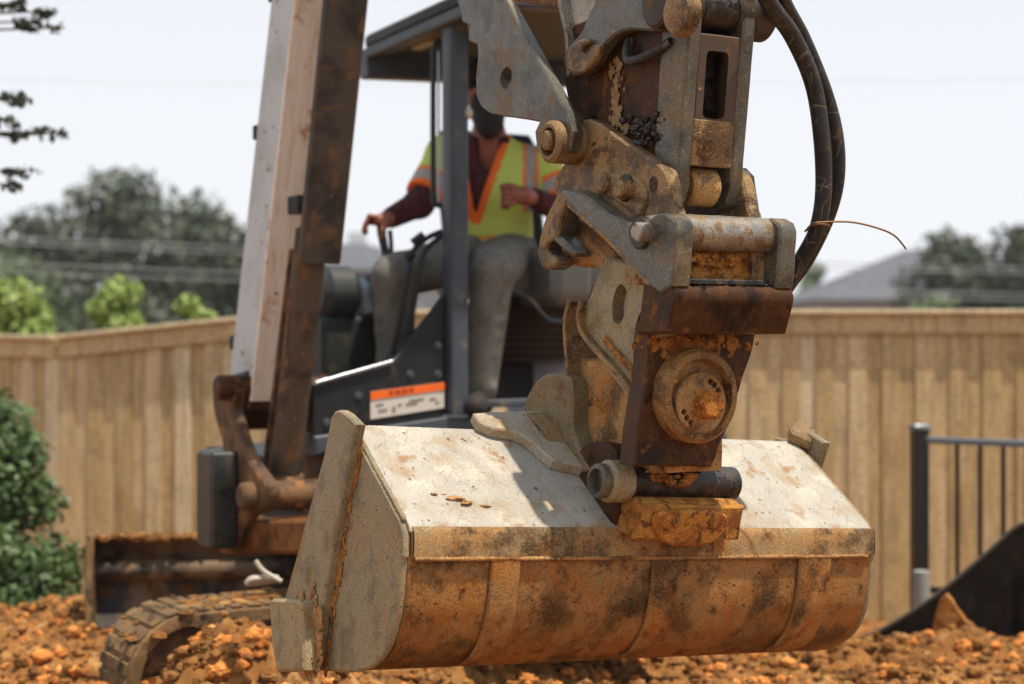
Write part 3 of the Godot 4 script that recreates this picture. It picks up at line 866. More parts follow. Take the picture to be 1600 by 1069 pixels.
	plate(st, Transform3D(), rect(0.2, 1.322, 0.248, 1.336, 0.004), -0.15, 0.12, 0.003)
	obj("wear_strip", st, mats.oily_steel, g)
	mud_patch("oily_grit", g, [Vector3(0.255, 1.325, 0.12), Vector3(0.255, 1.325, -0.16)], 0.0045, 220, mats.oily_steel, Vector3(1.2, 0.4, 1.5), Vector3(1.0, 0.1, 2.0))
	mud_patch("oily_grit", g, [Vector3(0.215, 1.466, -0.06), Vector3(0.225, 1.464, -0.15)], 0.0045, 120, mats.oily_steel, Vector3(1.2, 0.4, 1.5), Vector3(1.6, 0.1, 2.0))
	mud_patch("caked_clay", g, [Vector3(0.214, 1.39, 0.13), Vector3(0.216, 1.37, 0.0), Vector3(0.216, 1.39, -0.05)], 0.013, 40, mats.orange_clay, Vector3(0.5, 1, 1.4))
	# pins and bolts on the near cheek
	var b := Vector2(0.162, 1.436)
	pin("pin_collar", g, axis_z(b.x, b.y, 0.155), 0.036, 0.022, mats.oily_steel, 0.004)
	b = Vector2(0.188, 1.436)
	pin("lock_pin", g, axis_z(b.x, b.y, 0.16), 0.021, 0.04, mats.bare_steel, 0.004)
	b = Vector2(0.046, 1.544)
	pin("pin_collar", g, axis_z(b.x, b.y, 0.122), 0.031, 0.014, mats.oily_steel, 0.004)
	b = Vector2(0.058, 1.541)
	pin("bolt_head", g, axis_z(b.x, b.y, 0.125), 0.022, 0.036, mats.tan_clay, 0.004)
	b = Vector2(-0.04, 1.563)
	pin("lock_boss", g, axis_z(b.x, b.y, 0.12), 0.024, 0.024, mats.tan_clay, 0.006)
	st = begin()
	plate(st, Transform3D(), smooth2([Vector2(-0.071, 1.582), Vector2(0.06, 1.574), Vector2(0.122, 1.529), Vector2(0.098, 1.475), Vector2(0.06, 1.492), Vector2(-0.017, 1.526), Vector2(-0.062, 1.544)], 3, true), 0.115, 0.128, 0.005)
	obj("boss_pad", st, mats.tan_clay, g)
	for p in [[0.215, 0.062], [0.205, 0.02], [0.22, -0.012]]:
		st = begin()
		lathe(st, Transform3D(Basis(), Vector3(p[0] - 0.02, 1.459, p[1])), [Vector2(0.02, 0), Vector2(0.02, 0.006), Vector2(0.013, 0.008), Vector2(0.013, 0.018), Vector2(0, 0.02)], 6, true)
		obj("bolt_head", st, mats.tan_clay, g)
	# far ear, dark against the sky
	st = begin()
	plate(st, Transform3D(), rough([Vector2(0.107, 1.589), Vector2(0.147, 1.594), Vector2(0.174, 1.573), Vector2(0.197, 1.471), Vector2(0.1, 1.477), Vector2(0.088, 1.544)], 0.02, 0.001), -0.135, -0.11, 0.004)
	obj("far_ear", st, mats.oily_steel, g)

func build_stick() -> void:
	var g := part("stick", machine, arm)
	# boxed lower end, its hub and the side plates above
	var st := begin()
	plate(st, Transform3D(), rough([Vector2(-0.283, 1.968), Vector2(-0.141, 1.974), Vector2(0.142, 1.896), Vector2(0.142, 1.671), Vector2(0.106, 1.597), Vector2(-0.073, 1.658), Vector2(-0.225, 1.713), Vector2(-0.283, 1.766), Vector2(-0.304, 1.847)], 0.03, 0.003), -0.08, 0.08, 0.012)
	obj("end_box", st, mats.dark_clay, g)
	var hub := Vector2(-0.194, 1.685)
	pin("end_hub", g, axis_z(hub.x, hub.y, -0.15), 0.055, 0.27, shifted("hub_clay", "dark_clay", Vector3(0.6, 0.2, 0.1)), 0.008)
	st = begin()
	var up := [Vector2(-0.291, 1.939), Vector2(-0.276, 2.092), Vector2(-0.157, 2.129), Vector2(-0.022, 2.027), Vector2(-0.102, 1.953), Vector2(-0.184, 1.922)]
	up[1] += Vector2(0, 0.55)
	up[2] += Vector2(0.1, 0.6)
	plate(st, Transform3D(), up, -0.07, 0.07, 0.01)
	obj("beam", st, shifted("flaked_white", "worn_white", Vector3(0.6, 0.1, 0.4)), g)
	st = begin()
	plate(st, Transform3D(), rough(smooth2([Vector2(-0.162, 1.826), Vector2(-0.216, 1.843), Vector2(-0.234, 1.872), Vector2(-0.216, 1.9), Vector2(-0.182, 1.917), Vector2(-0.154, 1.93), Vector2(-0.132, 1.953), Vector2(-0.104, 1.981), Vector2(-0.066, 2.008), Vector2(0.114, 1.974), Vector2(0.205, 1.909), Vector2(0.186, 1.882), Vector2(0.126, 1.883), Vector2(0.051, 1.899), Vector2(-0.019, 1.896), Vector2(-0.072, 1.872), Vector2(-0.115, 1.843)], 2, true), 0.02, 0.0008), 0.085, 0.12, 0.005)
	obj("side_plate", st, mats.grey_steel, g)
	st = begin()
	plate(st, Transform3D(), rough(smooth2([Vector2(-0.198, 1.851), Vector2(-0.198, 1.876), Vector2(-0.175, 1.896), Vector2(-0.139, 1.905), Vector2(-0.106, 1.903), Vector2(-0.097, 1.893), Vector2(-0.119, 1.89), Vector2(-0.13, 1.88), Vector2(-0.114, 1.869), Vector2(-0.081, 1.881), Vector2(-0.062, 1.881), Vector2(-0.054, 1.868), Vector2(-0.081, 1.846), Vector2(-0.119, 1.828), Vector2(-0.164, 1.831)], 2, true), 0.02, 0.0005), 0.115, 0.135, 0.004)
	obj("hook_lug", st, mats.tan_clay, g)
	st = begin()
	plate(st, Transform3D(), strip([Vector2(-0.301, 2.125), Vector2(-0.283, 2.013), Vector2(-0.254, 1.931), Vector2(-0.248, 1.84)], -0.006, 0.006), 0.05, 0.10, 0.002)
	obj("edge_plate", st, mats.bare_steel, g)
	st = begin()
	plate(st, Transform3D(), rough([Vector2(-0.808, 2.141), Vector2(-0.533, 2.07), Vector2(-0.533, 2.123), Vector2(-0.808, 2.176)], 0.03, 0.001), -0.08, -0.05, 0.004)
	obj("far_stiffener", st, mats.rust_clay, g)
	st = begin()
	var o := Vector2(-0.004, 1.868)
	tube(st, curve3([Vector3(o.x, o.y + 0.02, 0.085), Vector3(o.x + 0.02, o.y - 0.03, 0.105), Vector3(o.x + 0.09, o.y - 0.035, 0.105), Vector3(o.x + 0.17, o.y - 0.012, 0.09)], 8), 0.011, 10)
	obj("grease_hose", st, mats.hose_rubber, g)
	mud_patch("flaking_paint", g, [Vector3(o.x - 0.05, o.y - 0.02, 0.084), Vector3(o.x - 0.06, o.y - 0.12, 0.086), Vector3(o.x - 0.03, o.y - 0.19, 0.086)], 0.008, 70, mats.tan_clay, Vector3(1, 1.4, 0.2), Vector3(1.6, 1.2, 0.05))
	mud_patch("caked_clay", g, [Vector3(o.x + 0.02, o.y - 0.17, 0.09), Vector3(o.x + 0.10, o.y - 0.22, 0.09), Vector3(o.x + 0.12, o.y - 0.17, 0.07)], 0.014, 60, mats.oily_steel, Vector3(1, 0.7, 0.8), Vector3(1.2, 0.6, 0.5))

func build_links() -> void:
	# H-shaped bucket link
	var g := part("bucket_link", machine, arm)
	var t := Vector2(0.186, 1.929)
	var b := Vector2(0.140, 1.545)
	var ax := (t - b).normalized()
	var nx := Vector2(ax.y, -ax.x)
	var l := (t - b).length()
	for s in [-1, 1]:
		var st := begin()
		var p := []
		for q in [[0.05, 0.0], [0.046, 0.06], [0.052, l - 0.03], [0.045, l + 0.04], [-0.045, l + 0.04], [-0.052, l - 0.03], [-0.05, 0.06], [-0.046, 0.0], [-0.036, -0.035], [0.0, -0.05], [0.036, -0.035]]:
			p.append(b + nx * q[0] + ax * q[1])
		plate(st, Transform3D(), rough(p, 0.04, 0.0006), 0.055 * s, 0.09 * s, 0.005)
		obj("side_bar", st, mats.grey_steel, g)
		st = begin()
		lathe(st, axis_z(t.x, t.y, 0.05 * s) if s > 0 else axis_z(t.x, t.y, -0.15), [Vector2(0, 0), Vector2(0.05, 0), Vector2(0.056, 0.006), Vector2(0.056, 0.05), Vector2(0.052, 0.054), Vector2(0.052, 0.094), Vector2(0.046, 0.1), Vector2(0, 0.1)], 32)
		obj("pin_boss", st, mats.dark_paint, g)
	var f := Transform3D(Basis(Vector3(0, 0, 1), Vector3(ax.x, ax.y, 0), Vector3(nx.x, nx.y, 0)), Vector3(b.x, b.y, 0))
	var st := begin()
	plate(st, f, rect(-0.056, 0.055, 0.056, l - 0.055), 0.026, 0.045, 0.003, [rect(-0.026, 0.15, 0.034, l - 0.09, 0.012)])
	obj("front_web", st, shifted("web_paint", "dark_paint", Vector3(0.3, 0.5, 0.1), Color(1.15, 1.08, 1.05)), g)
	st = begin()
	plate(st, f, rect(-0.056, 0.045, 0.056, 0.148), 0.02, 0.0465, 0.003)
	obj("lower_web", st, mats.tan_clay, g)
	st = begin()
	plate(st, f, rect(-0.05, 0.1, 0.05, l - 0.07), -0.03, -0.015, 0.003)
	obj("rear_web", st, mats.oily_steel, g)
	st = begin()
	lathe(st, f * Transform3D(Basis(Vector3(1, 0, 0), Vector3(0, 0, 1), Vector3(0, -1, 0)), Vector3(0.016, 0.085, 0.044)), [Vector2(0.024, 0), Vector2(0.024, 0.008), Vector2(0.019, 0.010), Vector2(0.018, 0.006), Vector2(0.008, 0.006), Vector2(0.007, 0.012), Vector2(0, 0.012)], 24)
	obj("grease_boss", st, mats.tan_clay, g)
	pin("upper_bushing", g, axis_z(t.x, t.y, -0.05), 0.048, 0.10, shifted("bushing_dark", "oily_steel", Vector3(0.1, 0.4, 0.2)), 0.006, 28)
	pin("lower_bushing", g, axis_z(b.x, b.y, -0.038), 0.044, 0.076, shifted("bushing_pale", "tan_clay", Vector3(0.1, 0.4, 0.2), Color(1.2, 1.15, 1.05)), 0.006, 28)
	pin("lower_pin", g, axis_z(b.x, b.y, -0.12), 0.022, 0.24, mats.oily_steel)
	var cap := Vector2(0.264, 1.898)
	st = begin()
	lathe(st, axis_z(cap.x, cap.y, 0.12), [Vector2(0.052, 0), Vector2(0.052, 0.02), Vector2(0.044, 0.03), Vector2(0.02, 0.034), Vector2(0, 0.034)], 28)
	obj("end_cap", st, mats.tan_clay, g)
	# flat link at the near side
	g = part("side_link", machine, arm)
	st = begin()
	var p := [Vector2(-0.756, 2.209), Vector2(-0.522, 2.161), Vector2(-0.414, 2.044), Vector2(-0.255, 1.87), Vector2(-0.123, 1.727), Vector2(-0.1, 1.685), Vector2(-0.117, 1.642), Vector2(-0.196, 1.628), Vector2(-0.267, 1.658), Vector2(-0.276, 1.705), Vector2(-0.255, 1.725), Vector2(-0.383, 1.75), Vector2(-0.495, 1.773), Vector2(-0.539, 1.795), Vector2(-0.566, 1.824), Vector2(-0.569, 1.877), Vector2(-0.559, 1.924), Vector2(-0.562, 1.958), Vector2(-0.607, 1.974), Vector2(-0.61, 1.998), Vector2(-0.603, 2.013), Vector2(-0.642, 2.03), Vector2(-0.649, 2.054), Vector2(-0.673, 2.092)]
	p[0] += Vector2(-0.16, 0.35)
	p[1] += Vector2(-0.2, 0.35)
	plate(st, Transform3D(), rough(p, 0.03, 0.0008), 0.145, 0.175, 0.004, [smooth2([Vector2(-0.411, 1.88), Vector2(-0.386, 1.867), Vector2(-0.386, 1.845), Vector2(-0.402, 1.828), Vector2(-0.421, 1.827), Vector2(-0.44, 1.843), Vector2(-0.44, 1.863)], 2, true)])
	obj("link_plate", st, mats.grey_steel, g)
	var e := Vector2(-0.172, 1.667)
	pin("link_boss", g, axis_z(e.x, e.y, 0.115), 0.05, 0.085, mats.tan_clay, 0.008, 32, 0.034)
	pin("link_pin", g, axis_z(e.x - 0.006, e.y + 0.004, 0.10), 0.024, 0.105, mats.tan_clay, 0.005, 20)
	mud_patch("caked_clay", g, [Vector3(e.x + 0.05, e.y - 0.02, 0.1), Vector3(e.x + 0.09, e.y - 0.01, 0.1)], 0.02, 20, mats.dark_clay)

func build_hoses() -> void:
	var paths := [
		[Vector3(0.459, 2.059, -3.3), Vector3(0.552, 1.951, -3.5), Vector3(0.63, 1.89, -3.62), Vector3(0.688, 1.792, -3.68), Vector3(0.712, 1.67, -3.7), Vector3(0.72, 1.547, -3.72), Vector3(0.708, 1.459, -3.74), Vector3(0.676, 1.387, -3.78), Vector3(0.646, 1.328, -3.82), Vector3(0.618, 1.283, -3.84)],
		[Vector3(0.511, 2.08, -3.38), Vector3(0.597, 1.964, -3.56), Vector3(0.667, 1.894, -3.68), Vector3(0.727, 1.778, -3.73), Vector3(0.757, 1.676, -3.75), Vector3(0.763, 1.581, -3.77), Vector3(0.744, 1.493, -3.79), Vector3(0.704, 1.397, -3.83), Vector3(0.671, 1.345, -3.86), Vector3(0.637, 1.292, -3.88)]]
	for i in 2:
		var st := begin()
		tube(st, curve3(paths[i], 8), [0.0195, 0.0165][i], 14)
		var o := obj("hydraulic_hose", st, mats.hose_rubber, machine)
		o.transform = machine.transform.affine_inverse()

# ---------------------------------------------------------------- boom, house and tracks
func build_boom() -> void:
	var g := part("boom", machine, arm)
	var fb := Vector2(-2.36, 1.02)
	var ft := Vector2(-1.90, 2.50)
	var bb := Vector2(-2.60, 1.02)
	var bt := Vector2(-2.13, 2.50)
	var st := begin()
	plate(st, Transform3D(), [fb + Vector2(-0.006, 0), ft + Vector2(-0.006, 0), Vector2(-1.70, 2.95), Vector2(-1.95, 3.0), bt, bb], -0.10, 0.10, 0.006)
	obj("beam", st, mats.boom_white, g)
	st = begin()
	plate(st, Transform3D(), [fb + Vector2(0.01, -0.03), ft + Vector2(0.01, 0), ft + Vector2(-0.006, 0), fb + Vector2(-0.006, -0.03)], -0.106, 0.106, 0.003)
	obj("front_plate", st, mats.boom_dusty, g)
	for q in [[0.12, 0.03], [0.62, 0.03], [0.93, 0.02]]:
		var c := bb.lerp(bt, q[0])
		st = begin()
		box(st, Transform3D(), Vector3(c.x - 0.012, c.y, 0.09), Vector3(0.03, 0.05, 0.03), 0.004)
		obj("hose_clip", st, mats.cab_black, g)
	# slot and bracket on the front plate
	var s0 := Vector2(-2.118, 1.384)
	var s1 := Vector2(-2.177, 1.078)
	st = begin()
	plate(st, Transform3D(), [s0 + Vector2(0.022, 0), s1 + Vector2(0.022, 0), s1, s0], -0.005, 0.06, 0.003)
	obj("slot_rib", st, mats.swing_brown, g)
	var bk := Vector2(-2.064, 1.666)
	st = begin()
	box(st, Transform3D(), Vector3(bk.x, bk.y, 0.04), Vector3(0.09, 0.06, 0.05), 0.004)
	obj("bracket", st, mats.cab_black, g)
	st = begin()
	plate(st, Transform3D(), [fb + Vector2(-0.02, 0.08), fb + Vector2(0.0, -0.06), fb + Vector2(-0.16, -0.14), bb + Vector2(-0.03, 0.05)], -0.11, 0.11, 0.01)
	obj("boom_foot", st, mats.dark_clay, g)
	# cylinder and its guard
	g = part("boom_cylinder", machine, arm)
	var gt := Vector2(-1.62, 2.90)
	var gb := Vector2(-1.994, 1.464)
	var dir := (gt - gb).normalized()
	var nn := Vector2(dir.y, -dir.x)
	st = begin()
	plate(st, Transform3D(), [gb, gt, gt - nn * 0.045, gb - nn * 0.045], -0.085, 0.062, 0.008)
	obj("guard", st, mats.dark_paint, g)
	var cb := Vector2(-2.30, 0.60)
	st = begin()
	var top := gb - nn * 0.08 + dir * 0.1
	rod(st, Vector3(cb.x, cb.y + 0.1, 0), Vector3(top.x, top.y, 0), 0.056, 0.056, 28)
	obj("barrel", st, shifted("barrel_paint", "dark_paint", Vector3(0.3, 0.1, 0.6), Color(1.15, 1.1, 1.05)), g)
	st = begin()
	lathe(st, along(Vector3(cb.x, cb.y + 0.02, 0), Vector3(cb.x + 0.03, cb.y + 0.18, 0)), [Vector2(0, 0), Vector2(0.06, 0), Vector2(0.066, 0.008), Vector2(0.066, 0.11), Vector2(0.058, 0.12), Vector2(0.05, 0.12)], 28)
	obj("barrel_foot", st, mats.swing_brown, g)
	st = begin()
	rod(st, Vector3(cb.x - 0.10, cb.y + 0.15, 0.03), Vector3(top.x - 0.10, top.y - 0.06, 0.03), 0.012)
	obj("oil_pipe", st, mats.swing_brown, g)
	# swing bracket
	g = part("swing_bracket", machine, arm)
	var ear := smooth2([Vector2(-2.571, 1.029), Vector2(-2.537, 1.062), Vector2(-2.456, 1.082), Vector2(-2.378, 1.07), Vector2(-2.339, 1.031), Vector2(-2.365, 0.962), Vector2(-2.301, 0.875), Vector2(-2.226, 0.809), Vector2(-2.116, 0.759), Vector2(-2.034, 0.722), Vector2(-2.034, 0.666), Vector2(-2.105, 0.626), Vector2(-2.201, 0.604), Vector2(-2.276, 0.543), Vector2(-2.326, 0.48), Vector2(-2.47, 0.464), Vector2(-2.47, 0.592), Vector2(-2.443, 0.732), Vector2(-2.47, 0.844), Vector2(-2.55, 0.932)], 2, true)
	for z in [[0.12, 0.17], [-0.19, -0.14]]:
		st = begin()
		plate(st, Transform3D(), ear, z[0], z[1], 0.01)
		obj("ear_plate", st, mats.swing_brown, g)
	st = begin()
	plate(st, Transform3D(), rough([Vector2(-2.616, 0.548), Vector2(-1.698, 0.636), Vector2(-1.698, 0.526), Vector2(-2.616, 0.421)], 0.05, 0.002), -0.20, 0.13, 0.012)
	obj("bracket_base", st, shifted("base_clay", "rust_clay", Vector3(0.3, 0.4, 0.1), Color(0.75, 0.66, 0.56)), g)
	var pt := Vector2(-2.386, 1.039)
	pin("pivot_pin", g, axis_z(pt.x, pt.y, -0.2), 0.045, 0.42, mats.dark_clay, 0.008)
	pt = Vector2(-2.152, 0.674)
	pin("cylinder_pin", g, axis_z(pt.x, pt.y, -0.2), 0.05, 0.42, shifted("pin_brown", "swing_brown", Vector3(0.1, 0.5, 0.3)), 0.012)
	pt = Vector2(-2.518, 0.627)
	pin("pin_end", g, axis_z(pt.x, pt.y, -0.22), 0.055, 0.1, mats.swing_brown, 0.012)
	st = begin()
	plate(st, Transform3D(), strip([Vector2(-2.457, 1.055), Vector2(-2.481, 0.951), Vector2(-2.469, 0.668)], -0.01, 0.01), -0.2, -0.15, 0.004)
	obj("hose_guard", st, mats.tan_clay, g)
	st = begin()
	var hx := Vector2(-2.377, 0.65)
	box(st, Transform3D(), Vector3(hx.x, hx.y, 0.22), Vector3(0.16, 0.34, 0.10), 0.012)
	obj("swing_stop", st, shifted("stop_grey", "grey_steel", Vector3(0.3, 0.3, 0.3), Color(0.62, 0.68, 0.76)), g)

func build_house() -> void:
	var g := part("cab_body", machine, arm)
	var f := Transform3D(Basis(Vector3(0, 0, 1), Vector3(0, 1, 0), Vector3(-1, 0, 0)), Vector3(-2.27, 0, 0))   # x across, y up, z backwards
	var st := begin()
	plate(st, f, [Vector2(-0.096, 1.051), Vector2(-0.408, 1.126), Vector2(-0.565, 1.301), Vector2(-0.624, 1.372), Vector2(-0.629, 0.949), Vector2(-0.613, 0.897), Vector2(-0.096, 0.824)], 0.0, 0.035, 0.006)
	obj("front_panel", st, mats.cab_black, g)
	st = begin()
	tube(st, [f * Vector3(Vector2(-0.106, 1.051).x, Vector2(-0.106, 1.056).y, -0.01), f * Vector3(Vector2(-0.408, 1.126).x, Vector2(-0.408, 1.131).y, -0.01)], 0.006, 8)
	obj("panel_trim", st, mats.chrome, g)
	st = begin()
	plate(st, f, [Vector2(-0.096, 0.865), Vector2(-0.613, 0.921), Vector2(-0.948, 0.908), Vector2(-0.948, 0.869), Vector2(-0.613, 0.869), Vector2(-0.096, 0.797)], -0.02, 0.4, 0.006)
	obj("floor_sill", st, mats.cab_grey, g)
	st = begin()
	plate(st, f, [Vector2(-0.721, 0.98), Vector2(-1.017, 0.984), Vector2(-1.017, 0.955), Vector2(-0.721, 0.951)], 0.0, 0.04, 0.006)
	obj("step_bar", st, mats.cab_grey, g)
	st = begin()
	plate(st, f, [Vector2(-0.655, 0.947), Vector2(-1.341, 0.933), Vector2(-1.341, 1.135), Vector2(-1.162, 1.136), Vector2(-1.162, 1.037), Vector2(-0.655, 0.962)], 0.55, 0.6, 0.006)
	obj("rear_wall", st, mats.cab_black, g)
	st = begin()
	plate(st, f, [Vector2(-2.0, 0.5), Vector2(-0.22, 0.5), Vector2(-0.22, 0.74), Vector2(-2.0, 0.82)], 0.06, 1.5, 0.02)
	obj("deck", st, mats.cab_black, g)
	for q in [Vector2(-0.597, 1.187), Vector2(-0.275, 1.007), Vector2(-0.597, 1.08), Vector2(-0.15, 0.913), Vector2(-0.481, 1.081)]:
		st = begin()
		lathe(st, f * Transform3D(Basis(Vector3(1, 0, 0), Vector3(0, 0, -1), Vector3(0, 1, 0)), Vector3(q.x, q.y, 0)), [Vector2(0.016, 0), Vector2(0.016, 0.003), Vector2(0.010, 0.004), Vector2(0.009, 0.010), Vector2(0, 0.010)], 12)
		obj("panel_bolt", st, mats.cab_grey, g)
	# maker's plate by the door: an orange strip over a white field with lines of print
	var dec := part("warning_label", g, f)
	var q := [Vector2(-0.32, 1.02), Vector2(-0.621, 1.051), Vector2(-0.621, 0.956), Vector2(-0.32, 0.92)]
	st = begin()
	plate(st, Transform3D(Basis(), Vector3(0, 0, -0.006)), q, 0.0, 0.004, 0.0)
	obj("white_field", st, mats.sticker_white, dec)
	st = begin()
	plate(st, Transform3D(Basis(), Vector3(0, 0, -0.009)), [q[0], q[1], q[1].lerp(q[2], 0.3), q[0].lerp(q[3], 0.3)], 0.0, 0.002, 0.0)
	obj("orange_strip", st, mats.sticker_orange, dec)
	st = begin()
	for w in [[0.27, 0.12, 0.05], [0.36, 0.13, 0.07], [0.45, 0.13, 0.07], [0.54, 0.12, 0.06]]:
		var c: Vector2 = q[0].lerp(q[1], w[0]) + (q[3] - q[0]) * w[1]
		var dx: Vector2 = (q[1] - q[0]) * w[2] * 0.5
		var dy: Vector2 = (q[3] - q[0]) * 0.07
		plate(st, Transform3D(Basis(), Vector3(0, 0, -0.011)), [c - dx - dy, c + dx - dy, c + dx + dy, c - dx + dy], 0.0, 0.001, 0.0)
	obj("heading_print", st, mats.print_red, dec)
	st = begin()
	for w in [[0.12, 0.5, 0.1], [0.31, 0.66, 0.04], [0.39, 0.6, 0.05], [0.31, 0.78, 0.05], [0.16, 0.72, 0.12], [0.55, 0.62, 0.16], [0.62, 0.5, 0.2], [0.84, 0.55, 0.09], [0.9, 0.7, 0.05]]:
		var c: Vector2 = q[0].lerp(q[1], w[0]) + (q[3] - q[0]) * w[1]
		var dx: Vector2 = (q[1] - q[0]) * w[2] * 0.5
		var dy: Vector2 = (q[3] - q[0]) * 0.022
		plate(st, Transform3D(Basis(), Vector3(0, 0, -0.009)), [c - dx - dy, c + dx - dy, c + dx + dy, c - dx + dy], 0.0, 0.002, 0.0)
	obj("small_print", st, mats.print_grey, dec)
	# canopy
	g = part("canopy", machine)
	g.transform = arm * Transform3D(Basis(), Vector3(-2.27, 2.40, -0.67)) * Transform3D(Basis(Vector3(0, 0, 1), 0.03) * Basis(Vector3(1, 0, 0), 0.045), Vector3.ZERO)
	var flat := Transform3D(Basis(Vector3(1, 0, 0), Vector3(0, 0, 1), Vector3(0, 1, 0)), Vector3.ZERO)   # x forward, y to the right of the machine, z up
	st = begin()
	plate(st, flat, rect(-0.72, -1.10, 0.36, 0.055, 0.06), 0.02, 0.075, 0.012)
	obj("roof_panel", st, mats.cab_black, g)
	st = begin()
	plate(st, flat, rect(-0.67, -1.04, 0.31, 0.0), 0.008, 0.021, 0.0)
	obj("roof_lining", st, mats.roof_lining, g)
	for r in [[-0.73, -1.10, -0.655, 0.06, -0.10], [0.30, -1.10, 0.365, 0.06, -0.02], [-0.655, -0.01, 0.30, 0.062, -0.025], [-0.655, -1.10, 0.30, -1.04, -0.02]]:
		st = begin()
		plate(st, flat, rect(r[0], r[1], r[2], r[3]), r[4], 0.022, 0.008)
		obj("roof_rail", st, mats.cab_grey, g)
	for r in [[-0.12, -0.16, 0.06, -0.05], [-0.55, -0.13, -0.40, -0.09], [-0.1, -0.8, 0.1, -0.6]]:
		st = begin()
		plate(st, flat, rect(r[0], r[1], r[2], r[3], 0.012), -0.004, 0.009, 0.003)
		obj("ceiling_pad", st, mats.lamp_lens, g)
	g = part("canopy_frame", machine, arm)
	for p in [[-2.27, -0.67, 0.93, 0.042], [-2.95, -1.68, 0.8, 0.03], [-2.27, -1.68, 0.93, 0.04]]:
		st = begin()
		plate(st, Transform3D(Basis(Vector3(1, 0, 0), Vector3(0, 0, 1), Vector3(0, 1, 0)), Vector3(p[0], 0, p[1])), rect(-p[3], -p[3] * 0.9, p[3], p[3] * 0.9, 0.014), p[2], 2.40, 0.004)
		obj("post", st, mats.cab_grey, g)
	var m2 := world_arm.affine_inverse()
	st = begin()
	tube(st, curve3([m2 * Vector3(-0.269, 2.351, -6.15), m2 * Vector3(-0.296, 2.331, -6.15), m2 * Vector3(-0.301, 2.262, -6.15), m2 * Vector3(-0.301, 1.773, -6.15), m2 * Vector3(-0.293, 1.729, -6.15), m2 * Vector3(-0.264, 1.72, -6.15)], 5), 0.011, 8)
	obj("grab_rail", st, mats.black_plastic, g)
	st = begin()
	tube(st, [m2 * Vector3(-0.283, 2.32, -6.2), m2 * Vector3(-0.283, 1.734, -6.2)], 0.005, 8)
	obj("rail_strip", st, mats.chrome, g)
	var kn := Vector2(-0.705, 2.051)
	st = begin()
	lump(st, Transform3D(Basis().scaled(Vector3(0.016, 0.022, 0.016)), Vector3(-2.23, kn.y, kn.x)), 2, 4, 0.02)
	obj("lamp_knob", st, mats.plastic_white, g)
	# hood at the operator's right, seat, rear hood
	g = part("control_station", machine, arm)
	st = begin()
	var p0 := m2 * Vector3(-0.673, 1.384, -6.2)
	plate(st, Transform3D(Basis(), Vector3(p0.x, p0.y, p0.z)), rect(-0.3, -0.10, 0.10, 0.11, 0.10), -0.07, 0.085, 0.03)
	obj("side_hood", st, mats.console_black, g)
	st = begin()
	plate(st, Transform3D(Basis(), Vector3(p0.x, p0.y, p0.z)), rect(-0.4, -0.60, 0.06, -0.08, 0.03), -0.18, 0.085, 0.02)
	obj("hood_base", st, shifted("base_black", "cab_black", Vector3(0.1, 0.1, 0.5), Color(1.1, 1.1, 1.0)), g)
	var sx := m2 * Vector3(0, 1.454, -6.75)
	st = begin()
	plate(st, Transform3D(Basis(), Vector3(sx.x, sx.y, sx.z)), rect(-0.28, -0.07, 0.30, 0.09, 0.06), -0.33, 0.24, 0.03)
	obj("seat_cushion", st, mats.seat_vinyl, g)
	st = begin()
	plate(st, Transform3D(Basis(Vector3(0, 0, 1), 0.2), Vector3(sx.x - 0.2, sx.y + 0.3, sx.z)), rect(-0.06, -0.3, 0.06, 0.36, 0.05), -0.25, 0.22, 0.03)
	obj("seat_back", st, mats.cap_cloth, g)
	st = begin()
	var prof := [Vector2(0, -0.34)]
	for k in 9:
		prof.append(Vector2(0.19, -0.33 + k * 0.03))
		prof.append(Vector2(0.165, -0.315 + k * 0.03))
	prof.append(Vector2(0, -0.06))
	lathe(st, Transform3D(Basis(), Vector3(sx.x + 0.04, sx.y, sx.z - 0.04)), prof, 28)
	obj("seat_bellows", st, mats.bellows_rubber, g)
	st = begin()
	plate(st, Transform3D(Basis(), m2 * Vector3(0.184, 1.462, -6.42)), rect(-0.22, -0.12, 0.12, 0.12, 0.07), -0.10, 0.09, 0.035)
	obj("side_console", st, mats.seat_vinyl, g)
	var hx := m2 * Vector3(0.452, 1.241, -7.1)
	st = begin()
	plate(st, Transform3D(Basis(Vector3(0, 1, 0), 0.5), Vector3(hx.x, hx.y, hx.z)), rect(-0.35, -0.4, 0.25, 0.32, 0.14), -0.25, 0.42, 0.05)
	obj("engine_hood", st, mats.hood_white, g)
	st = begin()
	tube(st, curve3([m2 * Vector3(-0.08, 1.417, -6.25), m2 * Vector3(0, 1.398, -6.25), m2 * Vector3(0.07, 1.365, -6.25), m2 * Vector3(0.14, 1.291, -6.3), m2 * Vector3(0.212, 1.282, -6.35)], 5), 0.010, 10)
	var lv := obj("blade_lever", st, mats.cab_grey, g)
	st = begin()
	rod(st, m2 * Vector3(-0.164, 1.435, -6.25), m2 * Vector3(-0.075, 1.415, -6.25), 0.020, 0.014, 16, 0.008)
	obj("lever_knob", st, mats.knob_orange, g)
	# joystick under the right hand
	st = begin()
	lathe(st, along(m2 * Vector3(-0.478, 1.472, -6.2), m2 * Vector3(-0.493, 1.655, -6.2)), [Vector2(0, 0), Vector2(0.055, 0), Vector2(0.05, 0.02), Vector2(0.038, 0.03), Vector2(0.04, 0.045), Vector2(0.022, 0.06), Vector2(0.012, 0.08)], 20)
	obj("joystick_boot", st, mats.black_plastic, g)
	st = begin()
	tube(st, curve3([m2 * Vector3(-0.478, 1.502, -6.2), m2 * Vector3(-0.493, 1.569, -6.2), m2 * Vector3(-0.503, 1.625, -6.2), m2 * Vector3(-0.5, 1.665, -6.2)], 4), 0.014, 10, 0.02)
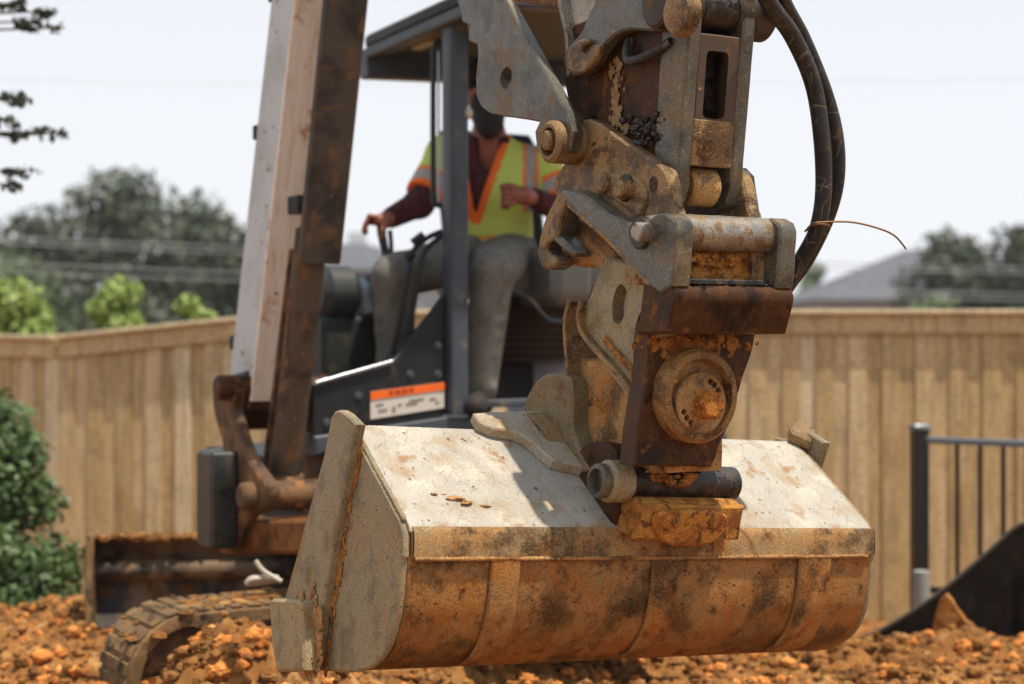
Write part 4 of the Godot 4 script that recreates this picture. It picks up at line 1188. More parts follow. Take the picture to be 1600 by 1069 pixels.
	tube(st, curve3([m2 * Vector3(-0.47, 1.503, -6.22), m2 * Vector3(-0.467, 1.57, -6.22), m2 * Vector3(-0.472, 1.632, -6.22)], 4), 0.009, 8)
	obj("joystick", st, mats.black_plastic, g)
	st = begin()
	plate(st, Transform3D(Basis(), m2 * Vector3(-0.467, 1.36, -6.25)), rect(-0.3, -0.12, 0.09, 0.11, 0.03), -0.05, 0.05, 0.01)
	obj("arm_console", st, mats.console_black, g)
	for k in 2:
		st = begin()
		var dx := k * 18.0 / 2515.0 * 6.0
		var off := Vector3(dx, 0, 0)
		tube(st, curve3([m2 * (Vector3(-0.449, 1.149, -6) + off), m2 * (Vector3(-0.42, 1.282, -6) + off), m2 * (Vector3(-0.391, 1.449, -6) + off), m2 * (Vector3(-0.369, 1.541, -6.02) + off), m2 * (Vector3(-0.318, 1.591, -6.05) + off), m2 * (Vector3(-0.266, 1.617, -6.08) + off * 0.2)], 5), 0.011, 8)
		obj("travel_lever", st, mats.black_plastic, g)
	st = begin()
	rod(st, m2 * Vector3(-0.372, 1.569, -6), m2 * Vector3(-0.329, 1.602, -6), 0.015)
	rod(st, m2 * Vector3(-0.396, 1.511, -6), m2 * Vector3(-0.367, 1.535, -6), 0.018)
	obj("lever_grip", st, mats.black_plastic, g)

func build_undercarriage() -> void:
	var dir := Vector3(0.86, 0, -0.51)
	var side := Vector3(0.51, 0, 0.86)
	var inv := machine.transform.affine_inverse()
	for k in 2:
		var t := Transform3D(Basis(dir, Vector3.UP, side), Vector3(-1.22, 0.16, -5.02) + (dir * 1.15 - side * 1.15 if k == 1 else Vector3.ZERO))
		var g := part("track", machine, inv * t)
		var outer := []
		var inner := []
		for i in 33:
			var a := PI * 0.5 + PI * i / 32.0
			outer.append(Vector2(cos(a) * 0.20 + 0.18, sin(a) * 0.20))
		for i in 33:
			var a := -PI * 0.5 + PI * i / 32.0
			outer.append(Vector2(cos(a) * 0.20 + 1.5, sin(a) * 0.20))
		for p in outer:
			inner.append(Vector2(clampf(p.x, 0.18, 1.5), 0) + (p - Vector2(clampf(p.x, 0.18, 1.5), 0)) * 0.78)
		var st := begin()
		plate(st, Transform3D(), outer, -0.15, 0.13, 0.01, [inner])
		obj("belt", st, mats.track_rubber, g)
		st = begin()
		var path := outer.duplicate()
		path.append(outer[0])
		var run := 0.0
		for i in path.size() - 1:
			var seg: Vector2 = path[i + 1] - path[i]
			var sl := seg.length()
			while run < sl:
				var c: Vector2 = path[i] + seg * (run / sl)
				var d := seg.normalized()
				plate(st, Transform3D(Basis(Vector3(d.x, d.y, 0), Vector3(d.y, -d.x, 0), Vector3(0, 0, 1)), Vector3(c.x, c.y, 0)), [Vector2(-0.022, 0), Vector2(0.022, 0), Vector2(0.017, 0.008), Vector2(-0.017, 0.008)], -0.145, 0.125, 0.004)
				run += 0.055
			run -= sl
		obj("lugs", st, mats.track_rubber, g)
		mud_patch("caked_clay", g, [Vector3(0.02, 0.12, 0.0), Vector3(0.2, 0.205, 0.0), Vector3(0.8, 0.205, 0.0)], 0.02, 130, mats.clay_ground, Vector3(1.4, 0.4, 1.2), Vector3(1.0, 0.15, 3.5))
		st = begin()
		box(st, Transform3D(), Vector3(0.88, -0.03, 0.0), Vector3(1.25, 0.10, 0.12), 0.02)
		obj("track_frame", st, mats.dark_paint, g)
		for x in [0.18, 0.5, 0.78, 1.06, 1.5]:
			st = begin()
			var r := 0.145 if x in [0.18, 1.5] else 0.06
			lathe(st, axis_z(x, 0.0 if r > 0.1 else -0.09, -0.06), [Vector2(0, 0), Vector2(r, 0), Vector2(r, 0.03), Vector2(r * 0.7, 0.04), Vector2(r * 0.7, 0.10), Vector2(r, 0.11), Vector2(r, 0.14), Vector2(r * 0.5, 0.15), Vector2(0, 0.15)], 20)
			obj("roller", st, mats.swing_brown, g)
		st = begin()
		lathe(st, axis_z(0.62, 0.09, -0.05), [Vector2(0, 0), Vector2(0.045, 0), Vector2(0.045, 0.17), Vector2(0.03, 0.18), Vector2(0, 0.18)], 20)
		obj("carrier_roller", st, mats.tan_clay, g)
	# blade, seen from behind
	var g := part("dozer_blade", machine, inv * Transform3D(Basis(Vector3(0.993, 0, -0.12), Vector3.UP, Vector3(0.12, 0, 0.993)), Vector3(-1.68, 0, -6.42)))
	var st := begin()
	var prof := smooth2([Vector2(0.02, 0.42), Vector2(-0.04, 0.34), Vector2(-0.06, 0.24), Vector2(-0.04, 0.14), Vector2(0.03, 0.06)], 5)
	var across := Transform3D(Basis(Vector3(0, 0, 1), Vector3(0, 1, 0), Vector3(1, 0, 0)), Vector3.ZERO)
	plate(st, across, strip(prof, -0.008, 0.008), 0.0, 1.62, 0.003)
	obj("mouldboard", st, mats.blade_dark, g)
	st = begin()
	lathe(st, Transform3D(Basis(Vector3(0, 1, 0), Vector3(1, 0, 0), Vector3(0, 0, -1)), Vector3(0.01, 0.285, -0.015)), [Vector2(0, 0), Vector2(0.042, 0), Vector2(0.042, 1.6), Vector2(0, 1.6)], 20)
	obj("stiffener_tube", st, mats.blade_dark, g)
	for x in [-0.012, 1.60]:
		st = begin()
		plate(st, across, [Vector2(-0.07, 0.05), Vector2(0.10, 0.05), Vector2(0.07, 0.40), Vector2(0.05, 0.435), Vector2(-0.05, 0.435)], x, x + 0.03, 0.005)
		obj("end_plate", st, mats.track_rubber, g)
	mud_patch("caked_clay", g, [Vector3(0.0, 0.425, 0.02), Vector3(0.3, 0.418, 0.02), Vector3(0.9, 0.42, 0.02)], 0.022, 60, mats.clay_ground, Vector3(1.3, 0.8, 1.0), Vector3(0.8, 0.15, 0.5))
	st = begin()
	box(st, Transform3D(), Vector3(0.75, 0.22, -0.35), Vector3(0.12, 0.12, 0.6), 0.01)
	obj("push_arm", st, mats.dark_paint, g)
	st = begin()
	box(st, Transform3D(), Vector3(1.25, 0.22, -0.35), Vector3(0.12, 0.12, 0.6), 0.01)
	obj("push_arm", st, mats.dark_paint, g)
	g = part("undercarriage_frame", machine, inv * Transform3D(Basis(dir, Vector3.UP, side), Vector3(0.05, 0, -5.85)))
	st = begin()
	box(st, Transform3D(), Vector3(0, 0.30, 0), Vector3(0.8, 0.22, 1.1), 0.03)
	obj("cross_frame", st, mats.dark_paint, g)
	st = begin()
	lathe(st, Transform3D(Basis(), Vector3(0, 0.40, 0)), [Vector2(0, 0), Vector2(0.42, 0), Vector2(0.42, 0.12), Vector2(0, 0.12)], 32)
	obj("slew_ring", st, mats.dark_paint, g)

func build_machine() -> void:
	machine = thing("excavator", "compact white and grey excavator holding its clay covered bucket over the dirt", "excavator", Vector3(-0.35, 0, -6.0))
	var inv := machine.transform.affine_inverse()
	world_arm = Transform3D(Basis(Vector3(0.5, 0, 0.8660254), Vector3.UP, Vector3(-0.8660254, 0, 0.5)), Vector3(0.343, 0, -3.702))
	var roll := deg_to_rad(3.5)
	var a2 := world_arm.basis.z * cos(roll) + Vector3.UP * sin(roll)
	var v2 := -world_arm.basis.z * sin(roll) + Vector3.UP * cos(roll)
	arm = inv * world_arm
	bucket_frame = inv * Transform3D(Basis(world_arm.basis.x, v2, a2), Vector3(0.343, 0.71, -3.702))
	build_bucket()
	build_tilt_head()
	build_coupler()
	build_stick()
	build_links()
	build_hoses()
	build_boom()
	build_house()
	build_undercarriage()

# ---------------------------------------------------------------- the operator
# A smooth skin round tapered bones: [from, to, radius, radius]. cut(p) > 0 takes away, tint(p) colours.
func skin_mesh(bones: Array, cell: float, k: float, cut = null, tint = null) -> ArrayMesh:
	var lo := Vector3(INF, INF, INF)
	var hi := -lo
	for b in bones:
		var r := maxf(b[2], b[3]) + k + cell * 2
		for p in [b[0], b[1]]:
			lo = lo.min(p - Vector3.ONE * r)
			hi = hi.max(p + Vector3.ONE * r)
	var nx := int((hi.x - lo.x) / cell) + 2
	var ny := int((hi.y - lo.y) / cell) + 2
	var nz := int((hi.z - lo.z) / cell) + 2
	var f := PackedFloat32Array()
	f.resize(nx * ny * nz)
	f.fill(1.0)
	for b in bones:
		var p0: Vector3 = b[0]
		var d: Vector3 = b[1] - p0
		var r0: float = b[2]
		var r1: float = b[3]
		var squash: Vector3 = b[4] if b.size() > 4 else Vector3.ONE
		var dd := maxf(d.length_squared(), 1e-9)
		var r := maxf(r0, r1) * maxf(squash.x, maxf(squash.y, squash.z)) + k + cell * 1.5
		var bl: Vector3 = (p0.min(b[1]) - Vector3.ONE * r - lo) / cell
		var bh: Vector3 = (p0.max(b[1]) + Vector3.ONE * r - lo) / cell
		for z in range(maxi(0, int(bl.z)), mini(nz, int(bh.z) + 2)):
			for y in range(maxi(0, int(bl.y)), mini(ny, int(bh.y) + 2)):
				var row := (z * ny + y) * nx
				for x in range(maxi(0, int(bl.x)), mini(nx, int(bh.x) + 2)):
					var p := lo + Vector3(x, y, z) * cell - p0
					var t := clampf(p.dot(d) / dd, 0.0, 1.0)
					var v := ((p - d * t) / squash).length() - lerpf(r0, r1, t)
					var w := f[row + x]
					var h := maxf(k - absf(v - w), 0.0) / k
					f[row + x] = minf(v, w) - h * h * k * 0.25
	if cut != null:
		for z in nz:
			for y in ny:
				for x in nx:
					var i := (z * ny + y) * nx + x
					if f[i] < cell * 2.0:
						f[i] = maxf(f[i], cut.call(lo + Vector3(x, y, z) * cell))
	var vert := PackedVector3Array()
	var at := PackedInt32Array()
	at.resize(nx * ny * nz)
	at.fill(-1)
	var corner := [0, 1, nx, nx + 1, nx * ny, nx * ny + 1, nx * ny + nx, nx * ny + nx + 1]
	for z in nz - 1:
		for y in ny - 1:
			for x in nx - 1:
				var i := (z * ny + y) * nx + x
				var m := 0
				for c in 8:
					if f[i + corner[c]] < 0.0:
						m += 1
				if m == 0 or m == 8:
					continue
				var s := Vector3.ZERO
				var n := 0
				for e in [[0, 1], [2, 3], [4, 5], [6, 7], [0, 2], [1, 3], [4, 6], [5, 7], [0, 4], [1, 5], [2, 6], [3, 7]]:
					var a := f[i + corner[e[0]]]
					var b := f[i + corner[e[1]]]
					if (a < 0.0) != (b < 0.0):
						var t := a / (a - b)
						var pa := Vector3(e[0] & 1, (e[0] >> 1) & 1, e[0] >> 2)
						var pb := Vector3(e[1] & 1, (e[1] >> 1) & 1, e[1] >> 2)
						s += pa.lerp(pb, t)
						n += 1
				at[i] = vert.size()
				vert.append(lo + (Vector3(x, y, z) + s / n) * cell)
	var idx := PackedInt32Array()
	var steps := [1, nx, nx * ny]
	for z in range(1, nz - 1):
		for y in range(1, ny - 1):
			for x in range(1, nx - 1):
				var i := (z * ny + y) * nx + x
				var a := f[i]
				for ax in 3:
					var b := f[i + steps[ax]]
					if (a < 0.0) == (b < 0.0):
						continue
					var u: int = steps[(ax + 1) % 3]
					var w: int = steps[(ax + 2) % 3]
					var q := [at[i], at[i - u], at[i - u - w], at[i - w]]
					if q.has(-1):
						continue
					if a < 0.0:
						idx.append_array(PackedInt32Array([q[0], q[2], q[1], q[0], q[3], q[2]]))
					else:
						idx.append_array(PackedInt32Array([q[0], q[1], q[2], q[0], q[2], q[3]]))
	var nrm := PackedVector3Array()
	nrm.resize(vert.size())
	for t in range(0, idx.size(), 3):
		var n := (vert[idx[t + 2]] - vert[idx[t]]).cross(vert[idx[t + 1]] - vert[idx[t]])
		for c in 3:
			nrm[idx[t + c]] += n
	for i in nrm.size():
		nrm[i] = nrm[i].normalized()
	var arr := []
	arr.resize(Mesh.ARRAY_MAX)
	arr[Mesh.ARRAY_VERTEX] = vert
	arr[Mesh.ARRAY_NORMAL] = nrm
	arr[Mesh.ARRAY_INDEX] = idx
	if tint != null:
		var col := PackedColorArray()
		for p in vert:
			col.append(tint.call(p))
		arr[Mesh.ARRAY_COLOR] = col
	var mesh := ArrayMesh.new()
	mesh.add_surface_from_arrays(Mesh.PRIMITIVE_TRIANGLES, arr)
	return mesh

func finger(bones: Array, base: Vector3, pts: Array, r: float) -> void:
	var p := base
	for i in pts.size():
		bones.append([p, pts[i], r * (1.0 - 0.08 * i), r * (0.92 - 0.08 * i)])
		p = pts[i]

func build_person() -> void:
	var base := Vector3(-0.092, 1.369, -6.6)
	var who := thing("person", "seated operator in yellow vest with orange trim, one hand on the joystick", "person", base)
	var head := Vector3(-0.098, 2.204, -6.5) - base
	var chin := Vector3(-0.082, 2.077, -6.44) - base
	var neck := Vector3(-0.094, 2.016, -6.57) - base
	var chest := Vector3(-0.084, 1.84, -6.58) - base
	var waist := Vector3(-0.084, 1.659, -6.62) - base
	var pelvis := Vector3(-0.079, 1.542, -6.64) - base
	var sh_r := Vector3(-0.269, 1.963, -6.58) - base
	var el_r := Vector3(-0.37, 1.753, -6.42) - base
	var wr_r := Vector3(-0.466, 1.682, -6.23) - base
	var sh_l := Vector3(0.121, 1.915, -6.6) - base
	var el_l := Vector3(0.228, 1.717, -6.52) - base
	var wr_l := Vector3(0.09, 1.762, -6.3) - base
	var hip_r := Vector3(-0.163, 1.549, -6.62) - base
	var kn_r := Vector3(-0.448, 1.449, -6.12) - base
	var an_r := Vector3(-0.447, 1.076, -6.18) - base
	var hip_l := Vector3(0, 1.549, -6.62) - base
	var kn_l := Vector3(-0.073, 1.466, -6.1) - base
	var an_l := Vector3(-0.127, 1.015, -6.16) - base
	var toe_l := Vector3(-0.138, 0.959, -5.98) - base
	var toe_r := Vector3(-0.449, 1.025, -6) - base
	# skin: head with nose, brow and ears, neck, trunk under the clothes, arms, hands with fingers
	var bones := []
	bones.append([(head) + Vector3(0, 0.02, -0.02), (head) + Vector3(0, -0.02, 0.0), 0.088, 0.082, Vector3(0.88, 1.12, 1.0)])
	bones.append([(head) + Vector3(0.0, -0.05, 0.03), (chin) + Vector3(-0.01, 0.01, 0.0), 0.06, 0.042])
	bones.append([(head) + Vector3(0.0, 0.0, 0.085), (head) + Vector3(0.0, -0.035, 0.1), 0.012, 0.017])
	for s in [-1, 1]:
		bones.append([(head) + Vector3(0.078 * s, 0.01, -0.01), (head) + Vector3(0.08 * s, -0.03, -0.005), 0.016, 0.012])
		bones.append([(head) + Vector3(0.03 * s, 0.022, 0.078), (head) + Vector3(0.05 * s, 0.02, 0.066), 0.012, 0.01])
	bones.append([(head) + Vector3(0, -0.06, -0.03), (neck), 0.06, 0.064])
	bones.append([(neck), (waist), 0.075, 0.1])
	bones.append([(neck) + Vector3(0, -0.04, 0), (sh_r), 0.06, 0.05])
	bones.append([(neck) + Vector3(0, -0.04, 0), (sh_l), 0.06, 0.05])
	for a in [[sh_r, el_r, wr_r], [sh_l, el_l, wr_l]]:
		bones.append([(a[0]), (a[1]), 0.045, 0.038])
		bones.append([(a[1]), (a[2]), 0.038, 0.027])
	var body := MeshInstance3D.new()
	body.name = "body"
	body.mesh = skin_mesh(bones, 0.012, 0.03)
	body.material_override = mats.skin
	who.add_child(body)
	# hands
	var hb := []
	var pr: Vector3 = (Vector3(-0.497, 1.666, -6.19) - base)
	hb.append([(wr_r), pr + Vector3(0.012, 0.004, 0), 0.027, 0.032])
	hb.append([pr + Vector3(0.012, 0.004, 0), pr + Vector3(-0.012, 0.0, 0.015), 0.032, 0.026])
	for i in 4:
		var q := pr + Vector3(-0.018 - 0.004 * i, 0.012 - 0.006 * i, 0.03 - 0.022 * i)
		finger(hb, q, [q + Vector3(-0.03, 0.004, 0.004), q + Vector3(-0.046, -0.028, 0.006), q + Vector3(-0.042, -0.058 + 0.006 * i, 0.004)], 0.0105)
	var th := pr + Vector3(0.012, -0.012, 0.03)
	finger(hb, th, [th + Vector3(-0.008, -0.028, 0.016), th + Vector3(-0.016, -0.056, 0.012)], 0.012)
	var right_hand := MeshInstance3D.new()
	right_hand.name = "hand"
	right_hand.mesh = skin_mesh(hb, 0.0045, 0.004)
	right_hand.material_override = mats.skin
	who.add_child(right_hand)
	hb = []
	var pl: Vector3 = (Vector3(0.015, 1.765, -6.22) - base)
	hb.append([(wr_l), pl + Vector3(0.03, 0.0, 0.0), 0.028, 0.034])
	hb.append([pl + Vector3(0.03, 0.0, 0.0), pl + Vector3(0.0, 0.0, 0.01), 0.036, 0.034])
	for i in 4:
		var q := pl + Vector3(-0.006, 0.030 - 0.0205 * i, 0.028)
		finger(hb, q, [q + Vector3(-0.032, -0.002, 0.008), q + Vector3(-0.046, -0.012, -0.02), q + Vector3(-0.022, -0.014, -0.032)], 0.0098)
	th = pl + Vector3(0.004, 0.03, 0.01)
	finger(hb, th, [th + Vector3(-0.03, 0.008, 0.012), th + Vector3(-0.06, 0.004, 0.006)], 0.0115)
	var hands := MeshInstance3D.new()
	hands.name = "hand"
	hands.mesh = skin_mesh(hb, 0.0045, 0.004)
	hands.material_override = mats.skin
	who.add_child(hands, true)
	# maroon shirt
	var sb := []
	sb.append([(neck) + Vector3(0, -0.03, 0.0), (chest), 0.085, 0.14, Vector3(1.15, 1, 0.85)])
	sb.append([(chest), (waist), 0.14, 0.13, Vector3(1.2, 1, 0.85)])
	sb.append([(waist), (pelvis), 0.13, 0.13, Vector3(1.2, 1, 0.9)])
	for s in [sh_r, sh_l]:
		sb.append([(neck) + Vector3(0, -0.06, 0), (s), 0.075, 0.07])
	for a in [[sh_r, el_r, wr_r], [sh_l, el_l, wr_l]]:
		sb.append([(a[0]), (a[1]), 0.068, 0.055])
		sb.append([(a[1]), (a[2]), 0.056, 0.042])
	for s in [-1, 1]:
		sb.append([(neck) + Vector3(0.02 * s, 0.0, 0.05), (neck) + Vector3(0.055 * s, -0.01, 0.03), 0.02, 0.026])
	var neckline := func(p: Vector3) -> float:
		var q: Vector3 = p - (neck)
		return 0.035 - absf(q.x) * 0.9 + minf(0.0, (q.y + 0.085)) * 0.8 if q.z > 0.0 else -1.0
	var shirt := MeshInstance3D.new()
	shirt.name = "shirt"
	shirt.mesh = skin_mesh(sb, 0.012, 0.035, neckline)
	shirt.material_override = mats.plaid
	who.add_child(shirt)
	# vest
	var vb := []
	vb.append([(neck) + Vector3(0, -0.03, 0.0), (chest), 0.092, 0.152, Vector3(1.15, 1, 0.87)])
	vb.append([(chest), (waist), 0.150, 0.138, Vector3(1.17, 1, 0.86)])
	vb.append([(waist), (pelvis) + Vector3(0, 0.03, 0), 0.138, 0.145, Vector3(1.17, 1, 0.9)])
	for s in [sh_r, sh_l]:
		vb.append([(neck) + Vector3(0, -0.06, 0), (s), 0.08, 0.085])
	vb.append([(sh_r), (sh_r).lerp((el_r), 0.86), 0.078, 0.078])
	vb.append([(sh_l), (sh_l).lerp((el_l), 0.70), 0.076, 0.076])
	var tip: Vector3 = (Vector3(-0.148, 1.71, -6.43) - base)
	var mid: float = tip.x
	var vee := func(p: Vector3) -> float:     # how far inside the open front
		if p.z < (chest).z - 0.02:
			return -0.3
		var h := p.y - tip.y
		return h * (0.34 if p.x > mid else 0.18) - absf(p.x - mid) if h > 0.0 else -Vector2(p.x - mid, h).length()
	var e_r: Vector3 = (sh_r).lerp((el_r), 0.84)
	var d_r: Vector3 = ((el_r) - (sh_r)).normalized()
	var e_l: Vector3 = (sh_l).lerp((el_l), 0.68)
	var d_l: Vector3 = ((el_l) - (sh_l)).normalized()
	var hem: float = (Vector3(-0.103, 1.584, -6.5) - base).y
	var opening := func(p: Vector3) -> float:
		var v: float = vee.call(p)
		if p.x < (sh_r).x + 0.02:
			v = maxf(v, (p - e_r).dot(d_r))
		if p.x > (sh_l).x - 0.02:
			v = maxf(v, (p - e_l).dot(d_l))
		return maxf(v, hem - p.y)
	var dye := func(p: Vector3) -> Color:
		var lime := Color(0.55, 0.66, 0.13)
		var orange := Color(0.86, 0.16, 0.012)
		var silver := Color(0.36, 0.34, 0.32)
		if vee.call(p) > -0.034 and p.y > hem + 0.03:
			return orange
		if p.x < (sh_r).x + 0.01 and p.y < (sh_r).y:
			var t := -(p - e_r).dot(d_r)
			if t < 0.022: return orange
			if t < 0.075: return silver
			if t < 0.095: return orange
		if p.x > (sh_l).x - 0.0 and p.y < (sh_l).y:
			var t := -(p - e_l).dot(d_l)
			if t < 0.022: return orange
			if t < 0.07: return silver
			if t < 0.09: return orange
		for sx in [sh_r, sh_l]:
			var bx: float = absf(p.x - (sx).x * 0.78 - (neck).x * 0.22)
			if p.y > tip.y + 0.02:
				if bx < 0.018: return silver
				if bx < 0.032: return orange
		var b := p.y - hem
		if b < 0.018: return orange
		if b > 0.035 and b < 0.045: return orange
		return lime
	var vest := MeshInstance3D.new()
	vest.name = "safety_vest"
	vest.mesh = skin_mesh(vb, 0.010, 0.03, opening, dye)
	vest.material_override = mats.vest
	who.add_child(vest)
	# trousers and boots
	var tb := []
	tb.append([(pelvis) + Vector3(0, 0.05, 0), (pelvis) + Vector3(0, -0.02, 0), 0.145, 0.15, Vector3(1.2, 1, 0.95)])
	for l in [[hip_r, kn_r, an_r], [hip_l, kn_l, an_l]]:
		tb.append([(l[0]), (l[1]), 0.105, 0.082])
		tb.append([(l[1]), (l[2]), 0.082, 0.07])
		for i in 3:
			var q: Vector3 = (l[0]).lerp((l[1]), 0.2 + 0.3 * i)
			tb.append([q + Vector3(-0.07, 0.06, 0.0), q + Vector3(0.06, 0.085 - 0.02 * i, 0.03), 0.02, 0.016])
		for i in 4:
			var q: Vector3 = (l[1]).lerp((l[2]), 0.2 + 0.24 * i)
			tb.append([q + Vector3(-0.05, 0.05 - 0.03 * (i % 2), 0.03), q + Vector3(0.05, -0.03 + 0.05 * (i % 3), 0.045), 0.022, 0.014])
	var trousers := MeshInstance3D.new()
	trousers.name = "trousers"
	trousers.mesh = skin_mesh(tb, 0.014, 0.03)
	trousers.material_override = mats.trousers
	who.add_child(trousers)
	for l in [[an_l, toe_l], [an_r, toe_r]]:
		var bt := MeshInstance3D.new()
		bt.name = "boot"
		var heel: Vector3 = (l[0]) + Vector3(0, -0.05, -0.03)
		bt.mesh = skin_mesh([[(l[0]), heel, 0.058, 0.05], [heel, (l[1]), 0.05, 0.042]], 0.012, 0.03)
		bt.material_override = mats.boot
		who.add_child(bt, true)
	for s in [-1, 1]:
		var es := begin()
		lump(es, Transform3D(Basis().scaled(Vector3.ONE * 0.012), head + Vector3(0.032 * s, 0.006, 0.077)), 2, 3, 0.0, 1.0)
		var eye := obj("eye", es, mats.plastic_white, who)
		es = begin()
		lump(es, Transform3D(Basis().scaled(Vector3.ONE * 0.006), head + Vector3(0.032 * s, 0.006, 0.085)), 2, 3, 0.0, 1.0)
		obj("iris", es, mats.boot, eye)
	# cap and face mask
	var cap := MeshInstance3D.new()
	cap.name = "cap"
	var crown: Vector3 = (head) + Vector3(0, 0.055, -0.015)
	cap.mesh = skin_mesh([[crown + Vector3(0, 0.02, 0), crown + Vector3(0, -0.02, 0), 0.098, 0.1, Vector3(0.92, 0.85, 1.05)], [crown + Vector3(-0.04, -0.03, 0.10), crown + Vector3(0.04, -0.03, 0.10), 0.05, 0.05, Vector3(1, 0.25, 1)]], 0.010, 0.02, func(p: Vector3) -> float: return crown.y - 0.045 - p.y)
	cap.material_override = mats.cap_cloth
	who.add_child(cap)
	var mask := MeshInstance3D.new()
	mask.name = "face_mask"
	mask.mesh = skin_mesh([[(head) + Vector3(0.0, -0.04, 0.038), (chin) + Vector3(-0.01, 0.0, 0.0), 0.066, 0.05], [(head) + Vector3(0, -0.075, -0.01), (chin) + Vector3(-0.005, -0.01, -0.02), 0.075, 0.052]], 0.010, 0.03)
	mask.material_override = mats.mask_cloth
	who.add_child(mask)

# ---------------------------------------------------------------- the plot and what lies beyond
var clod_noise := FastNoiseLite.new()
var fine_noise := FastNoiseLite.new()

func ground_height(x: float, z: float) -> float:
	var d := -z
	var edge := lerpf(7.15, 6.3, smoothstep(0.2, 1.4, x))
	var y := -0.46 * smoothstep(edge, edge + 0.9, d)
	var near := smoothstep(16.0, 9.0, d) * smoothstep(9.0, 5.0, absf(x))
	y += 0.27 * exp(-pow((x + 0.86) / 0.32, 2.0) - pow((d - 4.92) / 0.26, 2.0))
	y += 0.07 * exp(-pow((x + 1.32) / 0.2, 2.0) - pow((d - 4.9) / 0.3, 2.0))
	y += 0.10 * exp(-pow((x + 1.75) / 0.5, 2.0) - pow((d - 6.1) / 0.5, 2.0))
	y += 0.10 * exp(-pow((x + 0.3) / 0.7, 2.0) - pow((d - 5.3) / 0.3, 2.0))
	y += 0.03 * exp(-pow((x - 1.4) / 0.7, 2.0) - pow((d - 6.2) / 0.35, 2.0))
	y += near * (0.10 * clod_noise.get_noise_2d(x * 1.9, z * 1.9) + 0.06 * absf(clod_noise.get_noise_2d(x * 5.0 + 40.0, z * 5.0)) + 0.03 * fine_noise.get_noise_2d(x * 14.0, z * 14.0))
	return y

func build_ground() -> void:
	clod_noise.seed = 5
	clod_noise.frequency = 1.0
	clod_noise.fractal_octaves = 4
	fine_noise.seed = 9
	fine_noise.frequency = 1.0
	fine_noise.fractal_octaves = 3
	var xs := []
	var zs := []
	var x := -2.6
	while x < 2.6:
		xs.append(x)
		x += 0.022
	var step := 0.05
	var p := 2.6
	while p < 260.0:
		xs.append(p)
		xs.push_front(-p - 0.02)
		p += step
		step *= 1.25
	var d := 4.3
	while d < 8.6:
		zs.append(-d)
		d += 0.022
	step = 0.05
	while d < 400.0:
		zs.append(-d)
		d += step
		step *= 1.25
	step = 0.1
	d = 4.2
	while d > -12.0:
		zs.push_front(-d)
		d -= step
		step *= 1.3
	var v := PackedVector3Array()
	var idx := PackedInt32Array()
	var nx := xs.size()
	for z in zs:
		for xx in xs:
			v.append(Vector3(xx, ground_height(xx, z), z))
	for j in zs.size() - 1:
		for i in nx - 1:
			var a := j * nx + i
			idx.append_array(PackedInt32Array([a, a + nx, a + 1, a + 1, a + nx, a + nx + 1]))
	var st := begin()
	var arr := []
	arr.resize(Mesh.ARRAY_MAX)
	arr[Mesh.ARRAY_VERTEX] = v
	arr[Mesh.ARRAY_INDEX] = idx
	var mesh := ArrayMesh.new()
	mesh.add_surface_from_arrays(Mesh.PRIMITIVE_TRIANGLES, arr)
	st.create_from(mesh, 0)
	st.generate_normals()
	structure("ground", st, mats.clay_ground)
	# loose clods
	var pale := shifted("clod_pale", "clay_ground", Vector3(0.3, 0.3, 0.1), Color(1.4, 1.3, 1.2))
	for k in 4:
		st = begin()
		lump(st, Transform3D(), 2, 31 + k * 7, 0.45, 0.5)
		var mm := MultiMesh.new()
		mm.transform_format = MultiMesh.TRANSFORM_3D
		mm.mesh = st.commit()
		mm.instance_count = 6000
		for i in mm.instance_count:
			var q := Vector3(rng.randf_range(-2.4, 2.4), 0, -rng.randf_range(4.6, 8.0))
			var s := (0.003 + 0.022 * pow(rng.randf(), 3.0)) if i > 60 else rng.randf_range(0.018, 0.042)
			q.y = ground_height(q.x, q.z) + s * 0.25
			mm.set_instance_transform(i, Transform3D(Basis.from_euler(Vector3(rng.randf() * TAU, rng.randf() * TAU, rng.randf() * TAU)).scaled(Vector3(s, s * rng.randf_range(0.6, 0.9), s)), q))
		var o := MultiMeshInstance3D.new()
		o.name = numbered("clay_clods")
		o.multimesh = mm
		o.material_override = pale if k == 3 else mats.clay_ground
		o.set_meta("kind", "stuff")
		o.set_meta("label", ["crumbly orange clods strewn over the plot", "fine reddish clods between the larger lumps", "rounded brown clods lying on the clay", "pale dry clods scattered over the clay"][k])
		o.set_meta("category", "clods")
		add_child(o)

